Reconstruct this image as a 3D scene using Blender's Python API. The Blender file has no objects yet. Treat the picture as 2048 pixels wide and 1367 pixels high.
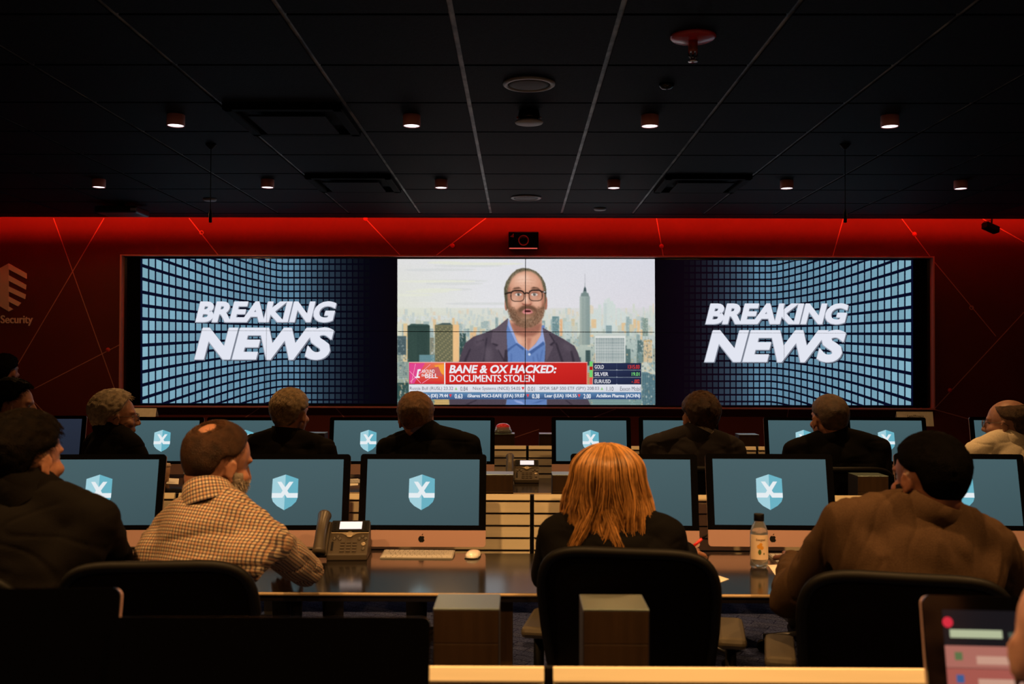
import bpy, bmesh, math, random
import numpy as np
from mathutils import Vector, Matrix, noise

# ------------------------------------------------------------------ camera, world, exposure
SC = bpy.context.scene
COL = SC.collection
F_PX = 1960.0
CAM_H = 1.51
cam_data = bpy.data.cameras.new('camera')
cam = bpy.data.objects.new('camera', cam_data); COL.objects.link(cam)
cam_data.sensor_width = 36.0
cam_data.lens = F_PX / 2048 * 36.0
CAM_R = Matrix.Rotation(0.00714, 3, 'Z') @ Matrix.Rotation(math.pi / 2 + 0.0161, 3, 'X') @ Matrix.Rotation(0.003, 3, 'Z')
CAM_P = Vector((0, 0, CAM_H))
cam.matrix_world = Matrix.Translation(CAM_P) @ CAM_R.to_4x4()
cam_data.clip_start = 0.05
cam_data.dof.use_dof = True
cam_data.dof.focus_distance = 5.6
cam_data.dof.aperture_fstop = 4.2
SC.camera = cam
SC.view_settings.view_transform = 'Standard'
SC.view_settings.look = 'None'
SC.view_settings.gamma = 1.0
SC.view_settings.exposure = 0.0
SC.view_settings.use_curve_mapping = False
world = bpy.data.worlds.new('dim_room_air'); SC.world = world
world.use_nodes = True
world.node_tree.nodes['Background'].inputs[0].default_value = (0.02, 0.02, 0.03, 1)
world.node_tree.nodes['Background'].inputs[1].default_value = 0.0

CEIL_H = CAM_H + 1.237
Y_WALL = 8.96
Y_LIP = 8.66
LAMP_RGB = (1.0, 0.52, 0.18)
LAMP_X = [-4.18, -2.96, -1.758, -0.551, 0.663, 1.883, 3.08]
LAMP_ROWS = [(4.98, [-1.758, -0.551, 0.663, 1.883], 46.0), (6.8, [-2.935, -1.756, -0.545, 0.656, 1.856, 3.06], 6.0)]
HIDDEN_ROWS = [(2.25, [-2.91, -1.69, -.47, .75, 1.97], 145.0), (.40, LAMP_X[2:6], 56.0)]   # above the frame: first row read from shadows, second added to light nearest slats
LED_W = 44.0

def P(px, py, Y):
    """the point at depth Y that stands at a given spot of the photograph"""
    d = CAM_R @ Vector(((px - 1024) / F_PX, -(py - 683.5) / F_PX, -1.0))
    return CAM_P + d * (Y / d.y)

# ------------------------------------------------------------------ helpers
def lin(c):
    return tuple(((v / 255) / 12.92 if v / 255 <= 0.04045 else ((v / 255 + 0.055) / 1.055) ** 2.4) for v in c[:3])

def mat(name, base=(.5, .5, .5), rough=.5, metal=0.0, spec=.5, emit=None, strength=1.0, coat=0.0, alpha=1.0, trans=0.0, sheen=0.0):
    m = bpy.data.materials.new(name); m.use_nodes = True
    b = m.node_tree.nodes['Principled BSDF']
    b.inputs['Base Color'].default_value = (*base, 1)
    b.inputs['Roughness'].default_value = rough
    b.inputs['Metallic'].default_value = metal
    b.inputs['Specular IOR Level'].default_value = spec
    b.inputs['Coat Weight'].default_value = coat
    b.inputs['Coat Roughness'].default_value = .08
    b.inputs['Transmission Weight'].default_value = trans
    b.inputs['Sheen Weight'].default_value = sheen
    b.inputs['Alpha'].default_value = alpha
    if emit:
        b.inputs['Emission Color'].default_value = (*emit, 1)
        b.inputs['Emission Strength'].default_value = strength
    return m

def nodes_of(m):
    nt = m.node_tree
    return nt, nt.nodes, nt.links, nt.nodes['Principled BSDF']

def noise_colour(m, c1, c2, scale=8.0, detail=4.0, stretch=(1, 1, 1), bump=0.0, bscale=None, coord='Object', ramp=(.35, .65)):
    nt, N, L, b = nodes_of(m)
    tc = N.new('ShaderNodeTexCoord'); mp = N.new('ShaderNodeMapping')
    mp.inputs['Scale'].default_value = stretch
    L.new(tc.outputs[coord], mp.inputs[0])
    n = N.new('ShaderNodeTexNoise'); n.inputs['Scale'].default_value = scale; n.inputs['Detail'].default_value = detail
    L.new(mp.outputs[0], n.inputs['Vector'])
    r = N.new('ShaderNodeValToRGB')
    r.color_ramp.elements[0].color = (*c1, 1); r.color_ramp.elements[1].color = (*c2, 1)
    r.color_ramp.elements[0].position, r.color_ramp.elements[1].position = ramp
    L.new(n.outputs['Fac'], r.inputs[0]); L.new(r.outputs[0], b.inputs['Base Color'])
    if bump:
        n2 = n
        if bscale:
            n2 = N.new('ShaderNodeTexNoise'); n2.inputs['Scale'].default_value = bscale; n2.inputs['Detail'].default_value = 3
            L.new(mp.outputs[0], n2.inputs['Vector'])
        bp = N.new('ShaderNodeBump'); bp.inputs['Strength'].default_value = bump; bp.inputs['Distance'].default_value = .01
        L.new(n2.outputs['Fac'], bp.inputs['Height']); L.new(bp.outputs[0], b.inputs['Normal'])
    return m

def glow_mat(name, strength=1.0, gloss=True):
    """a lit display: shows its picture colours by giving off light"""
    m = mat(name, (.004, .004, .005), .22, spec=.35 if gloss else 0.0)
    nt, N, L, b = nodes_of(m)
    a = N.new('ShaderNodeAttribute'); a.attribute_name = 'Col'
    L.new(a.outputs['Color'], b.inputs['Emission Color'])
    b.inputs['Emission Strength'].default_value = strength
    return m

def setp(o, label=None, cat=None, group=None, kind=None):
    if label: o['label'] = label
    if cat: o['category'] = cat
    if group: o['group'] = group
    if kind: o['kind'] = kind
    return o

def thing(name, label, cat, loc=(0, 0, 0), rz=0.0, group=None):
    o = bpy.data.objects.new(name, None); COL.objects.link(o)
    o.empty_display_size = .05
    o.location = loc; o.rotation_euler = (0, 0, rz)
    return setp(o, label, cat, group)

def dup(root, loc, rz=None, label=None, group=None):
    r = root.copy(); COL.objects.link(r); r.location = loc
    if rz is not None: r.rotation_euler = (root.rotation_euler[0], root.rotation_euler[1], rz)
    if label: r['label'] = label
    if group: r['group'] = group
    for ch in list(root.children):
        c = ch.copy(); COL.objects.link(c); c.parent = r
        for g in ch.children:
            d = g.copy(); COL.objects.link(d); d.parent = c
    return r

class MB:
    def __init__(s):
        s.v = []; s.f = []; s.c = []; s.sm = []
    def add(s, verts, faces, col=None, smooth=False):
        o = len(s.v)
        s.v += [tuple(v) for v in verts]
        for f in faces:
            s.f.append([i + o for i in f]); s.sm.append(smooth)
            s.c.append(col)
        return s
    def box(s, x0, x1, y0, y1, z0, z1, M=None, col=None, bev=0.0):
        if bev:
            bm = bmesh.new(); bmesh.ops.create_cube(bm, size=1)
            for v in bm.verts:
                v.co = Vector(((x0 + x1) / 2 + v.co.x * (x1 - x0), (y0 + y1) / 2 + v.co.y * (y1 - y0), (z0 + z1) / 2 + v.co.z * (z1 - z0)))
            bmesh.ops.bevel(bm, geom=bm.edges[:], offset=bev, segments=2, affect='EDGES', profile=.5)
            return s.bm(bm, M, col)
        vs = [Vector((x, y, z)) for z in (z0, z1) for y in (y0, y1) for x in (x0, x1)]
        if M is not None: vs = [M @ v for v in vs]
        return s.add(vs, [[0, 2, 3, 1], [4, 5, 7, 6], [0, 1, 5, 4], [2, 6, 7, 3], [0, 4, 6, 2], [1, 3, 7, 5]], col)
    def bm(s, bm, M=None, col=None, smooth=False):
        bm.verts.index_update()
        vs = [(M @ v.co if M is not None else v.co.copy()) for v in bm.verts]
        s.add(vs, [[v.index for v in f.verts] for f in bm.faces], col, smooth)
        bm.free(); return s
    def tube(s, pts, rad, n=10, caps=True, smooth=True, col=None, closed=False):
        pts = [Vector(p) for p in pts]; m = len(pts)
        rad = [rad] * m if not hasattr(rad, '__len__') else rad
        vs = []; prev = None
        for i, p in enumerate(pts):
            a = pts[(i - 1) % m] if (i > 0 or closed) else p
            b = pts[(i + 1) % m] if (i < m - 1 or closed) else p
            t = (b - a).normalized() if (b - a).length > 1e-9 else Vector((0, 0, 1))
            if prev is None:
                u = t.orthogonal().normalized()
            else:
                u = (prev - t * prev.dot(t))
                u = u.normalized() if u.length > 1e-6 else t.orthogonal().normalized()
            prev = u; w = t.cross(u)
            for k in range(n):
                an = 2 * math.pi * k / n
                vs.append(p + (u * math.cos(an) + w * math.sin(an)) * rad[i])
        fs = []
        for i in range(m if closed else m - 1):
            j = (i + 1) % m
            for k in range(n):
                l = (k + 1) % n
                fs.append([i * n + k, i * n + l, j * n + l, j * n + k])
        if caps and not closed:
            fs.append(list(range(n))[::-1]); fs.append([(m - 1) * n + k for k in range(n)])
        return s.add(vs, fs, col, smooth)
    def lathe(s, prof, n=32, M=None, smooth=True, col=None, caps=True):
        vs = []; fs = []
        for r, z in prof:
            for k in range(n):
                a = 2 * math.pi * k / n
                v = Vector((r * math.cos(a), r * math.sin(a), z))
                vs.append(M @ v if M is not None else v)
        for i in range(len(prof) - 1):
            for k in range(n):
                l = (k + 1) % n
                fs.append([i * n + k, i * n + l, (i + 1) * n + l, (i + 1) * n + k])
        if caps and prof[0][0] > 1e-6: fs.append(list(range(n))[::-1])
        if caps and prof[-1][0] > 1e-6: fs.append([(len(prof) - 1) * n + k for k in range(n)])
        return s.add(vs, fs, col, smooth)
    def prism(s, poly, d0, d1, M=None, col=None):
        """polygon in the local xz plane, from depth y=d0 to y=d1"""
        n = len(poly)
        vs = [Vector((x, d0, z)) for x, z in poly] + [Vector((x, d1, z)) for x, z in poly]
        if M is not None: vs = [M @ v for v in vs]
        fs = [list(range(n)), list(range(n, 2 * n))[::-1]] + [[i + n, (i + 1) % n + n, (i + 1) % n, i] for i in range(n)]
        return s.add(vs, fs, col)
    def build(s, name, m, parent=None, sharp=None, fix=True):
        me = bpy.data.meshes.new(name)
        me.from_pydata(s.v, [], s.f)
        me.polygons.foreach_set('use_smooth', s.sm)
        if any(c is not None for c in s.c):
            ca = me.color_attributes.new('Col', 'FLOAT_COLOR', 'CORNER')
            arr = []
            for f, c in zip(s.f, s.c):
                if c is None: c = (0, 0, 0)
                if isinstance(c, list):
                    for q in c: arr += [*q, 1.0]
                else:
                    arr += [*c, 1.0] * len(f)
            ca.data.foreach_set('color', arr)
        elif fix:
            bm = bmesh.new(); bm.from_mesh(me)
            bmesh.ops.recalc_face_normals(bm, faces=bm.faces[:])
            bm.to_mesh(me); bm.free()
        me.update()
        if m: me.materials.append(m)
        o = bpy.data.objects.new(name, me); COL.objects.link(o)
        if parent: o.parent = parent
        return o

_tcache = {}
def text_geo(body, bold=0.0, shear=0.0, spacing=1.0):
    """letter outlines as flat polygons, scaled to the unit box 0..1 x 0..1"""
    key = (body, bold, shear, spacing)
    if key in _tcache: return _tcache[key]
    cu = bpy.data.curves.new('t', 'FONT'); cu.body = body; cu.size = 1; cu.offset = bold; cu.shear = shear
    cu.space_character = spacing; cu.resolution_u = 4
    o = bpy.data.objects.new('t', cu); COL.objects.link(o)
    dg = bpy.context.evaluated_depsgraph_get()
    me = bpy.data.meshes.new_from_object(o.evaluated_get(dg))
    vs = np.array([v.co[:2] for v in me.vertices]); fs = [list(p.vertices) for p in me.polygons]
    bpy.data.objects.remove(o); bpy.data.curves.remove(cu); bpy.data.meshes.remove(me)
    lo, hi = vs.min(0), vs.max(0)
    _tcache[key] = ((vs - lo) / (hi - lo), fs)
    return _tcache[key]

# ---- painting on a flat display whose plane is y = const (positions in photograph pixels)
class Canvas:
    def __init__(s, Y, conv=lambda x, y: (x, y)):
        s.Y = Y; s.conv = conv; s.mb = MB(); s.layer = 0.0
    def pt(s, x, y):
        a, b = s.conv(x, y)
        p = P(a, b, s.Y); return (p.x, p.y - s.layer, p.z)
    def up(s, d=.0004): s.layer += d
    def poly(s, pts, col):
        c = col if isinstance(col, list) else lin(col)
        if isinstance(col, list): c = [lin(q) for q in col]
        s.mb.add([s.pt(*p) for p in pts], [list(range(len(pts)))[::-1]], c[::-1] if isinstance(c, list) else c)
    def rect(s, x0, y0, x1, y1, col):
        s.poly([(x0, y0), (x1, y0), (x1, y1), (x0, y1)], col)
    def grad(s, x0, y0, x1, y1, c0, c1, vert=True):
        s.rect(x0, y0, x1, y1, [c0, c0, c1, c1] if vert else [c0, c1, c1, c0])
    def ell(s, cx, cy, rx, ry, col, n=28):
        s.poly([(cx + rx * math.cos(2 * math.pi * k / n), cy + ry * math.sin(2 * math.pi * k / n)) for k in range(n)], col)
    def line(s, pts, w, col):
        for (ax, ay), (bx, by) in zip(pts[:-1], pts[1:]):
            l = math.hypot(bx - ax, by - ay) or 1
            nx, ny = -(by - ay) / l * w / 2, (bx - ax) / l * w / 2
            s.poly([(ax + nx, ay + ny), (bx + nx, by + ny), (bx - nx, by - ny), (ax - nx, ay - ny)], col)
    def text(s, body, x0, y0, x1, y1, col, bold=0.0, shear=0.0, spacing=1.0):
        vs, fs = text_geo(body, bold, shear, spacing)
        s.mb.add([s.pt(x0 + (x1 - x0) * v[0], y1 + (y0 - y1) * v[1]) for v in vs], fs, lin(col))

# ------------------------------------------------------------------ materials
M = {}
M['wall'] = noise_colour(mat('wall_paint', rough=.55, spec=.3), (.12, .017, .010), (.135, .019, .011), 3)
M['side_wall'] = mat('side_wall_paint', (.03, .02, .025), .7)
M['tile'] = noise_colour(mat('ceiling_tile', rough=.7, spec=.10), (.003, .0062, .012), (.005, .0095, .018), 60, bump=.25, bscale=220)
M['bar'] = noise_colour(mat('ceiling_bar', rough=.45), (.02, .022, .025), (.25, .26, .26), 9, stretch=(1, .6, 1), ramp=(.42, .62))
M['carpet'] = mat('carpet', rough=.95, spec=.1)
M['black'] = mat('black_plastic', (.0022, .002, .002), .55, spec=.14)
M['bezel'] = mat('bezel_black', (.002, .002, .0025), .16, spec=.4)
M['fabric_black'] = noise_colour(mat('black_mesh_fabric', rough=.9, spec=.05), (.0012, .001, .001), (.0025, .002, .002), 400)
M['alu'] = mat('aluminium', (.48, .30, .28), .45, metal=.35)  # pinkish base carries the red reflected in the metal
M['alu_dark'] = mat('dark_metal', (.08, .08, .09), .35, metal=.7)
M['chrome'] = mat('chrome', (.7, .7, .72), .15, metal=1)
M['slat'] = noise_colour(mat('slat_laminate', rough=.42, spec=.4), (.66, .60, .44), (.74, .67, .50), 5, stretch=(.3, 1, 6))
M['slat_gap'] = mat('slat_backing', (.05, .03, .02), .8)
M['desk'] = mat('desk_top', (.006, .005, .005), .13, spec=.34)
M['desk_edge_lit'] = mat('desk_edge_lit', (.36, .26, .15), .4, spec=.6)  # highlight along the front edge put into a pale brown base
M['wood'] = noise_colour(mat('pylon_wood', rough=.5, spec=.2), (.042, .024, .012), (.060, .034, .017), 6, stretch=(6, 6, .6))
M['pylon_top'] = mat('pylon_top', (.36, .47, .47), .32, metal=.95)
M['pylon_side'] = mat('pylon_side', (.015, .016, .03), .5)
M['white'] = mat('white_plastic', (.26, .25, .23), .4)
M['key'] = mat('keycap_white', (.45, .43, .40), .5)
M['phone'] = mat('phone_charcoal', (.058, .046, .034), .40, spec=.4)
M['phone_dark'] = mat('phone_black', (.012, .012, .014), .25)
M['phone_silver'] = mat('phone_silver', (.34, .28, .20), .35, metal=.3)
M['red'] = mat('red_plastic', (.55, .02, .02), .25)
M['red_line'] = mat('wall_line_paint', (.58, .22, .17), .4)
M['red_trim'] = mat('screen_trim_paint', (.66, .22, .19), .45)
M['copper'] = mat('lamp_housing', (.80, .34, .30), .5)  # base reddened for the warm light falling on a whitish housing
M['paper'] = noise_colour(mat('paper', rough=.8), (.70, .66, .58), (.78, .74, .66), 40)
M['glass_clear'] = mat('clear_plastic', (.9, .92, .95), .05, trans=.92, spec=.5)
M['display'] = glow_mat('display_picture')
M['wallpic'] = glow_mat('video_picture', gloss=False)
M['lamp_on'] = mat('lamp_diffuser', (.8, .8, .8), .5, emit=(1.0, .86, .95), strength=3.0)
M['grille'] = mat('speaker_grille', (.10, .105, .11), .6)
M['ring'] = mat('speaker_ring', (.33, .34, .34), .4)
M['emblem'] = mat('emblem_copper', (.95, .62, .50), .5)
M['eye'] = mat('eye_white', (.20, .17, .155), .25)

def setup_carpet():
    nt, N, L, b = nodes_of(M['carpet'])
    tc = N.new('ShaderNodeTexCoord')
    br = N.new('ShaderNodeTexBrick'); br.inputs['Scale'].default_value = 3.2
    br.inputs['Color1'].default_value = (.085, .115, .30, 1); br.inputs['Color2'].default_value = (.105, .13, .28, 1)
    br.inputs['Mortar'].default_value = (.03, .04, .14, 1); br.inputs['Mortar Size'].default_value = .012
    br.inputs['Row Height'].default_value = .22; br.inputs['Brick Width'].default_value = .7
    mp = N.new('ShaderNodeMapping'); mp.inputs['Rotation'].default_value = (0, 0, .5)
    L.new(tc.outputs['Object'], mp.inputs[0]); L.new(mp.outputs[0], br.inputs['Vector'])
    n = N.new('ShaderNodeTexNoise'); n.inputs['Scale'].default_value = 90; n.inputs['Detail'].default_value = 2
    L.new(tc.outputs['Object'], n.inputs['Vector'])
    mx = N.new('ShaderNodeMix'); mx.data_type = 'RGBA'; mx.blend_type = 'MULTIPLY'; mx.inputs[0].default_value = .9
    r = N.new('ShaderNodeValToRGB'); r.color_ramp.elements[0].position = .35; r.color_ramp.elements[1].position = .62
    r.color_ramp.elements[0].color = (.25, .25, .3, 1)
    L.new(n.outputs['Fac'], r.inputs[0])
    L.new(br.outputs['Color'], mx.inputs[6]); L.new(r.outputs[0], mx.inputs[7]); L.new(mx.outputs[2], b.inputs['Base Color'])
    bp = N.new('ShaderNodeBump'); bp.inputs['Strength'].default_value = .5; bp.inputs['Distance'].default_value = .005
    L.new(n.outputs['Fac'], bp.inputs['Height']); L.new(bp.outputs[0], b.inputs['Normal'])
setup_carpet()

# ------------------------------------------------------------------ room shell
XL, XR, YB = -5.3, 5.4, -2.0
def struct(name, mb, m, parent=None):
    o = mb.build(name, m, parent)
    if parent is None: o['kind'] = 'structure'
    return o
struct('floor', MB().box(XL, XR, YB, Y_WALL + .2, -.1, 0), M['carpet'])
struct('wall_front', MB().box(XL, XR, Y_WALL, Y_WALL + .15, 0, CEIL_H + .42), M['wall'])
struct('wall_left', MB().box(XL - .15, XL, YB, Y_WALL + .15, 0, CEIL_H + .42), M['side_wall'])
struct('wall_right', MB().box(XR, XR + .15, YB, Y_WALL + .15, 0, CEIL_H + .42), M['side_wall'])
struct('wall_back', MB().box(XL, XR, YB - .15, YB, 0, CEIL_H + .42), M['side_wall'])
ceil = MB()
PITCH = .613
xs = [-.247 + .61 * k for k in range(-9, 10)]
ys = [8.418 - PITCH * k for k in range(0, 18)]
for i in range(len(xs) - 1):
    for j in range(len(ys) - 1):
        x0, x1, y1, y0 = xs[i] + .011, xs[i + 1] - .011, ys[j] - .011, ys[j + 1] + .011
        if x1 < XL + .1 or x0 > XR - .1 or y1 < YB: continue
        x0, x1, y0 = max(x0, XL), min(x1, XR), max(y0, YB)
        ceil.box(x0, x1, y0, y1, CEIL_H, CEIL_H + .02)
ceil.box(XL, XR, ys[0] + .011, Y_LIP, CEIL_H, CEIL_H + .03)
ceil.box(XL, XR, YB, Y_LIP - .35, CEIL_H + .03, CEIL_H + .06)
co = struct('ceiling', ceil, M['tile'])
slot = MB()                                                      # unseen slot roof and back, made white to bounce red down the wall
slot.box(XL, XR, Y_LIP - .36, Y_WALL, CEIL_H + .40, CEIL_H + .43); slot.box(XL, XR, Y_LIP - .37, Y_LIP - .35, CEIL_H + .03, CEIL_H + .40)
slot.build('light_slot', mat('slot_bounce_white', (.85, .85, .85), .8), co)
bars = MB()
for x in xs:
    if XL < x < XR: bars.box(x - .012, x + .012, YB, 8.43, CEIL_H + .008, CEIL_H + .03)
bars.build('grid_bars', M['bar'], co)
bars = MB()
for y in ys: bars.box(XL, XR, y - .012, y + .012, CEIL_H + .012, CEIL_H + .029)
bars.build('cross_bars', mat('cross_bar_shade', (.01, .01, .012), .6), co)  # dark base stands for the shadow in the cross gaps

# red light strip hidden in the slot between ceiling and wall
t = thing('cove_light_strip', 'red light strip hidden in the slot above the dark red wall', 'light strip', (0, Y_LIP - .10, CEIL_H + .05))
MB().box(XL + .1, XR - .1, -.02, .02, -.012, 0).build('channel', M['alu_dark'], t)
MB().box(XL + .1, XR - .1, -.012, .012, .0, .008).build('diffuser', mat('red_diffuser', (.3, .02, .02), .5, emit=(1, .02, .01), strength=3.0), t)
ld = bpy.data.lights.new('red_strip', 'AREA'); ld.shape = 'RECTANGLE'; ld.size = 10.2; ld.size_y = .05
ld.energy = LED_W; ld.color = (1, .035, .012)
lo = bpy.data.objects.new('red_strip_light', ld); COL.objects.link(lo); lo.parent = t
lu = bpy.data.lights.new('red_fill', 'AREA'); lu.shape = 'RECTANGLE'; lu.size = 10.2; lu.size_y = .05; lu.energy = 34.0; lu.color = (1, .035, .012)  # added second source: bounces red off the slot roof onto the wall
lw = bpy.data.objects.new('red_fill_light', lu); COL.objects.link(lw); lw.parent = t; lw.location = (0, -.06, .03); lw.rotation_euler = (math.radians(168), 0, 0)
lo.location = (0, 0, .03); lo.rotation_euler = (math.radians(78), 0, 0)

# ------------------------------------------------------------------ ceiling fittings
def spot(parent, watts, z, tilt=0.0, size=math.radians(130), blend=.6):
    l = bpy.data.lights.new('bulb', 'SPOT'); l.energy = watts; l.color = LAMP_RGB; l.spot_size = size; l.spot_blend = blend
    l.shadow_soft_size = .035
    o = bpy.data.objects.new('bulb', l); COL.objects.link(o); o.parent = parent; o.location = (0, 0, z); o.rotation_euler = (tilt, 0, 0)
    return o
def lamp_geo(parent):
    MB().lathe([(.0, .058), (.043, .058), (.045, .055), (.045, .002), (.041, 0), (.040, .006)], 32).build('housing', M['copper'], parent)
    MB().lathe([(.040, .004), (.0, .004)], 32).build('diffuser', M['lamp_on'], parent)
lz = CEIL_H - .058
names_a = ['third from the right', 'second from the left']
rows_txt = {4.98: 'nearer row of four', 6.8: 'farther row of six'}
ordi = ['first', 'second', 'third', 'fourth', 'fifth', 'sixth']
proto = None
for Y, xl, w in LAMP_ROWS:
    for i, x in enumerate(xl):
        lab = f'small round ceiling downlight, {ordi[i]} from the left in the {rows_txt[Y]}'
        if proto is None:
            proto = thing('ceiling_downlight', lab, 'light', (x, Y, lz), group='lit ceiling downlights'); lamp_geo(proto); r = proto
        else:
            r = dup(proto, (x, Y, lz), 0, lab)
        spot(r, w * (6.0 if x < -2.5 else 1.5 if x > 3 else .7), -.012, size=math.radians(174 if Y > 6 else 112), blend=.12 if Y > 6 else .6)
for Y, xl, w in HIDDEN_ROWS:
    for x in xl:
        l = bpy.data.lights.new('unseen_row_bulb', 'SPOT'); l.energy = w * (.65 if x < -1 else 1); l.color = LAMP_RGB; l.spot_size = math.radians(130); l.spot_blend = .6
        l.shadow_soft_size = .035
        o = bpy.data.objects.new('unseen_row_bulb', l); COL.objects.link(o); o.location = (x, Y, CEIL_H - .07)

def ceiling_speaker(px, py, label):
    p = P(px, py, 1); k = (CEIL_H - CAM_H) / (p.z - CAM_H); p = CAM_P + (p - CAM_P) * k
    t = thing('ceiling_speaker', label, 'speaker', (p.x, p.y, CEIL_H - .012), group='round ceiling speakers')
    R = .118
    MB().lathe([(R, .012), (R, .004), (R - .006, 0), (R - .020, .0), (R - .022, .006)], 40).build('ring', M['ring'], t)
    MB().lathe([(R - .02, .005), (R * .6, .001), (0, .0)], 40).build('grille', M['grille'], t)
    return t
ceiling_speaker(1058, 166, 'large round ceiling speaker with pale ring in front of the dome sensor')
ceiling_speaker(1052, 394, 'round ceiling speaker with pale ring closest to the red wall')
def at_ceiling(px, py, dz=0.0):
    p = P(px, py, 1); k = (CEIL_H - dz - CAM_H) / (p.z - CAM_H); p = CAM_P + (p - CAM_P) * k
    return p
p = at_ceiling(1386, 72)
t = thing('fire_sprinkler', 'sprinkler head on a red round plate near top of ceiling', 'sprinkler', (p.x, p.y, CEIL_H))
MB().lathe([(.088, 0), (.088, -.006), (.080, -.012), (.03, -.02), (0, -.02)][::-1], 36).build('plate', M['red'], t)
MB().lathe([(0, -.018), (.018, -.018), (.018, -.055), (.014, -.06), (0, -.06)][::-1], 20).build('neck', mat('sprinkler_copper', (.55, .16, .08), .35, metal=.4), t)
m = MB()
m.tube([(-.014, 0, -.055), (-.016, 0, -.075), (0, 0, -.095)], .004, 8); m.tube([(.014, 0, -.055), (.016, 0, -.075), (0, 0, -.095)], .004, 8)
m.lathe([(0, -.1), (.018, -.1), (.02, -.095), (0, -.092)], 16)
m.tube([(0, 0, -.06), (0, 0, -.092)], .0055, 8)
m.build('deflector', M['chrome'], t)
p = at_ceiling(1333, 168)
t = thing('ceiling_sensor', 'small black round sensor on ceiling between sprinkler and downlight', 'sensor', (p.x, p.y, CEIL_H))
MB().lathe([(.035, 0), (.034, -.01), (.02, -.022), (0, -.025)][::-1], 28).build('cap', M['bezel'], t)
p = at_ceiling(1058, 242, .05)
t = thing('dome_sensor', 'round pale disc sensor hanging under the ceiling on a dark neck', 'sensor', (p.x, p.y, CEIL_H))
MB().lathe([(0, -.05), (.05, -.05), (.055, -.02), (.05, 0)], 28).build('neck', M['bezel'], t)
MB().lathe([(0, -.062), (.068, -.062), (.072, -.056), (.066, -.05), (0, -.05)], 32).build('disc', mat('sensor_disc', (.42, .43, .44), .5), t)
for sx in (-1, 1):
    MB().lathe([(0, -.008), (.008, -.004), (.008, .004), (0, .008)], 12, Matrix.Translation((sx * .055, -.01, -.035))).build('glint_bead', mat('glint_red' if sx < 0 else 'glint_clear', (.7, .2, .12) if sx < 0 else (.6, .65, .8), .15, metal=.5), t)  # glints on the sensor, put in as small shiny beads
for px, py, lab in ((420, 397, 'small white ceiling disc beside the left hanging cable'), (1200, 416, 'small white ceiling disc close to wall, right of centre speaker')):
    p = at_ceiling(px, py)
    t = thing('smoke_detector', lab, 'detector', (p.x, p.y, CEIL_H))
    MB().lathe([(.052, 0), (.052, -.008), (.045, -.018), (0, -.02)][::-1], 28).build('cover', mat('detector_white', (.30, .31, .33), .5), t)
def vent(x0, x1, y0, y1, lab):
    t = thing('ceiling_vent', lab, 'vent', ((x0 + x1) / 2, (y0 + y1) / 2, CEIL_H), group='square ceiling air vents')
    w, d = (x1 - x0) / 2 - .012, (y1 - y0) / 2 - .012
    m = MB()
    for a, b, c, e in ((-w, w, -d, -d + .05), (-w, w, d - .05, d), (-w, -w + .05, -d, d), (w - .05, w, -d, d)):
        m.box(a, b, c, e, -.03, 0, bev=.006)
    m.build('frame', mat('vent_black', (.002, .002, .0025), .7, spec=.05), t)
    MB().box(-w + .10, w - .10, -d + .10, d - .10, -.04, -.03, bev=.003).build('plate', M['tile'], t)
    return t
vent(-1.467, -.857, 4.74, 5.353, 'large square black ceiling vent above the left nearer downlights')
vent(-1.467, -.857, 6.58, 7.192, 'square black ceiling vent in farther row, left of the centre')
vent(.973, 1.583, 6.58, 7.192, 'square black ceiling vent in farther row, right of the centre')
for px, lab in ((422, 'thin black rod microphone hanging from the ceiling above the left screen'), (1690, 'thin black rod microphone hanging from the ceiling above the right screen')):
    q0 = at_ceiling(px, 288)
    zb = P(px, 428, q0.y).z
    t = thing('hanging_microphone', lab, 'microphone', (q0.x, q0.y, CEIL_H))
    MB().lathe([(0, -.03), (.008, -.03), (.03, -.006), (.03, 0)], 20).build('ceiling_cup', M['black'], t)
    MB().tube([(0, 0, -.03), (0, 0, zb - CEIL_H)], .0025, 8).build('cable', M['black'], t)
    MB().lathe([(0, -.05), (.009, -.048), (.010, 0), (.003, .03), (0, .03)], 14, Matrix.Translation((0, 0, zb - CEIL_H))).build('capsule', M['black'], t)
p = at_ceiling(245, 421, .05)
t = thing('ceiling_projector', 'dark flat projector box hung by the wall above left screen', 'projector', (p.x, p.y, CEIL_H))
MB().box(-.17, .17, -.14, .14, -.085, -.03, bev=.012).build('body', M['alu_dark'], t)
MB().box(-.03, .03, -.03, .03, -.03, 0).build('mount', M['black'], t)
MB().box(.12, .165, -.142, -.138, -.07, -.05).build('lens_window', mat('pale_glass', (.5, .55, .65), .2), t)

# ------------------------------------------------------------------ wall: red lines, emblem, cameras
YW = Y_WALL
def wpt(px, py, off): 
    p = P(px, py, YW - off); return (p.x, p.y, p.z)
lines = [((107, 436), (232, 785)), ((208, 436), (30, 738)), ((66, 778), (247, 685)), ((378, 436), (438, 512)), ((730, 436), (802, 512)),
         ((972, 436), (870, 512)), ((1313, 436), (1327, 514)), ((1687, 436), (1665, 514)), ((1803, 436), (1862, 515)), ((1862, 515), (1992, 672)),
         ((2048, 624), (1868, 818)), ((1965, 437), (2060, 490)), ((1868, 818), (1990, 852)), ((518, 816), (488, 836)), ((672, 816), (690, 836)),
         ((1120, 817), (1145, 840)), ((1232, 817), (1172, 840)), ((1577, 818), (1572, 846)), ((1000, 884), (1078, 858)), ((60, 795), (100, 836))]
netw = thing('wall_line_pattern', 'thin red lines joined by round dots across the dark red wall', 'wall pattern', (0, YW, 1.8))
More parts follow.
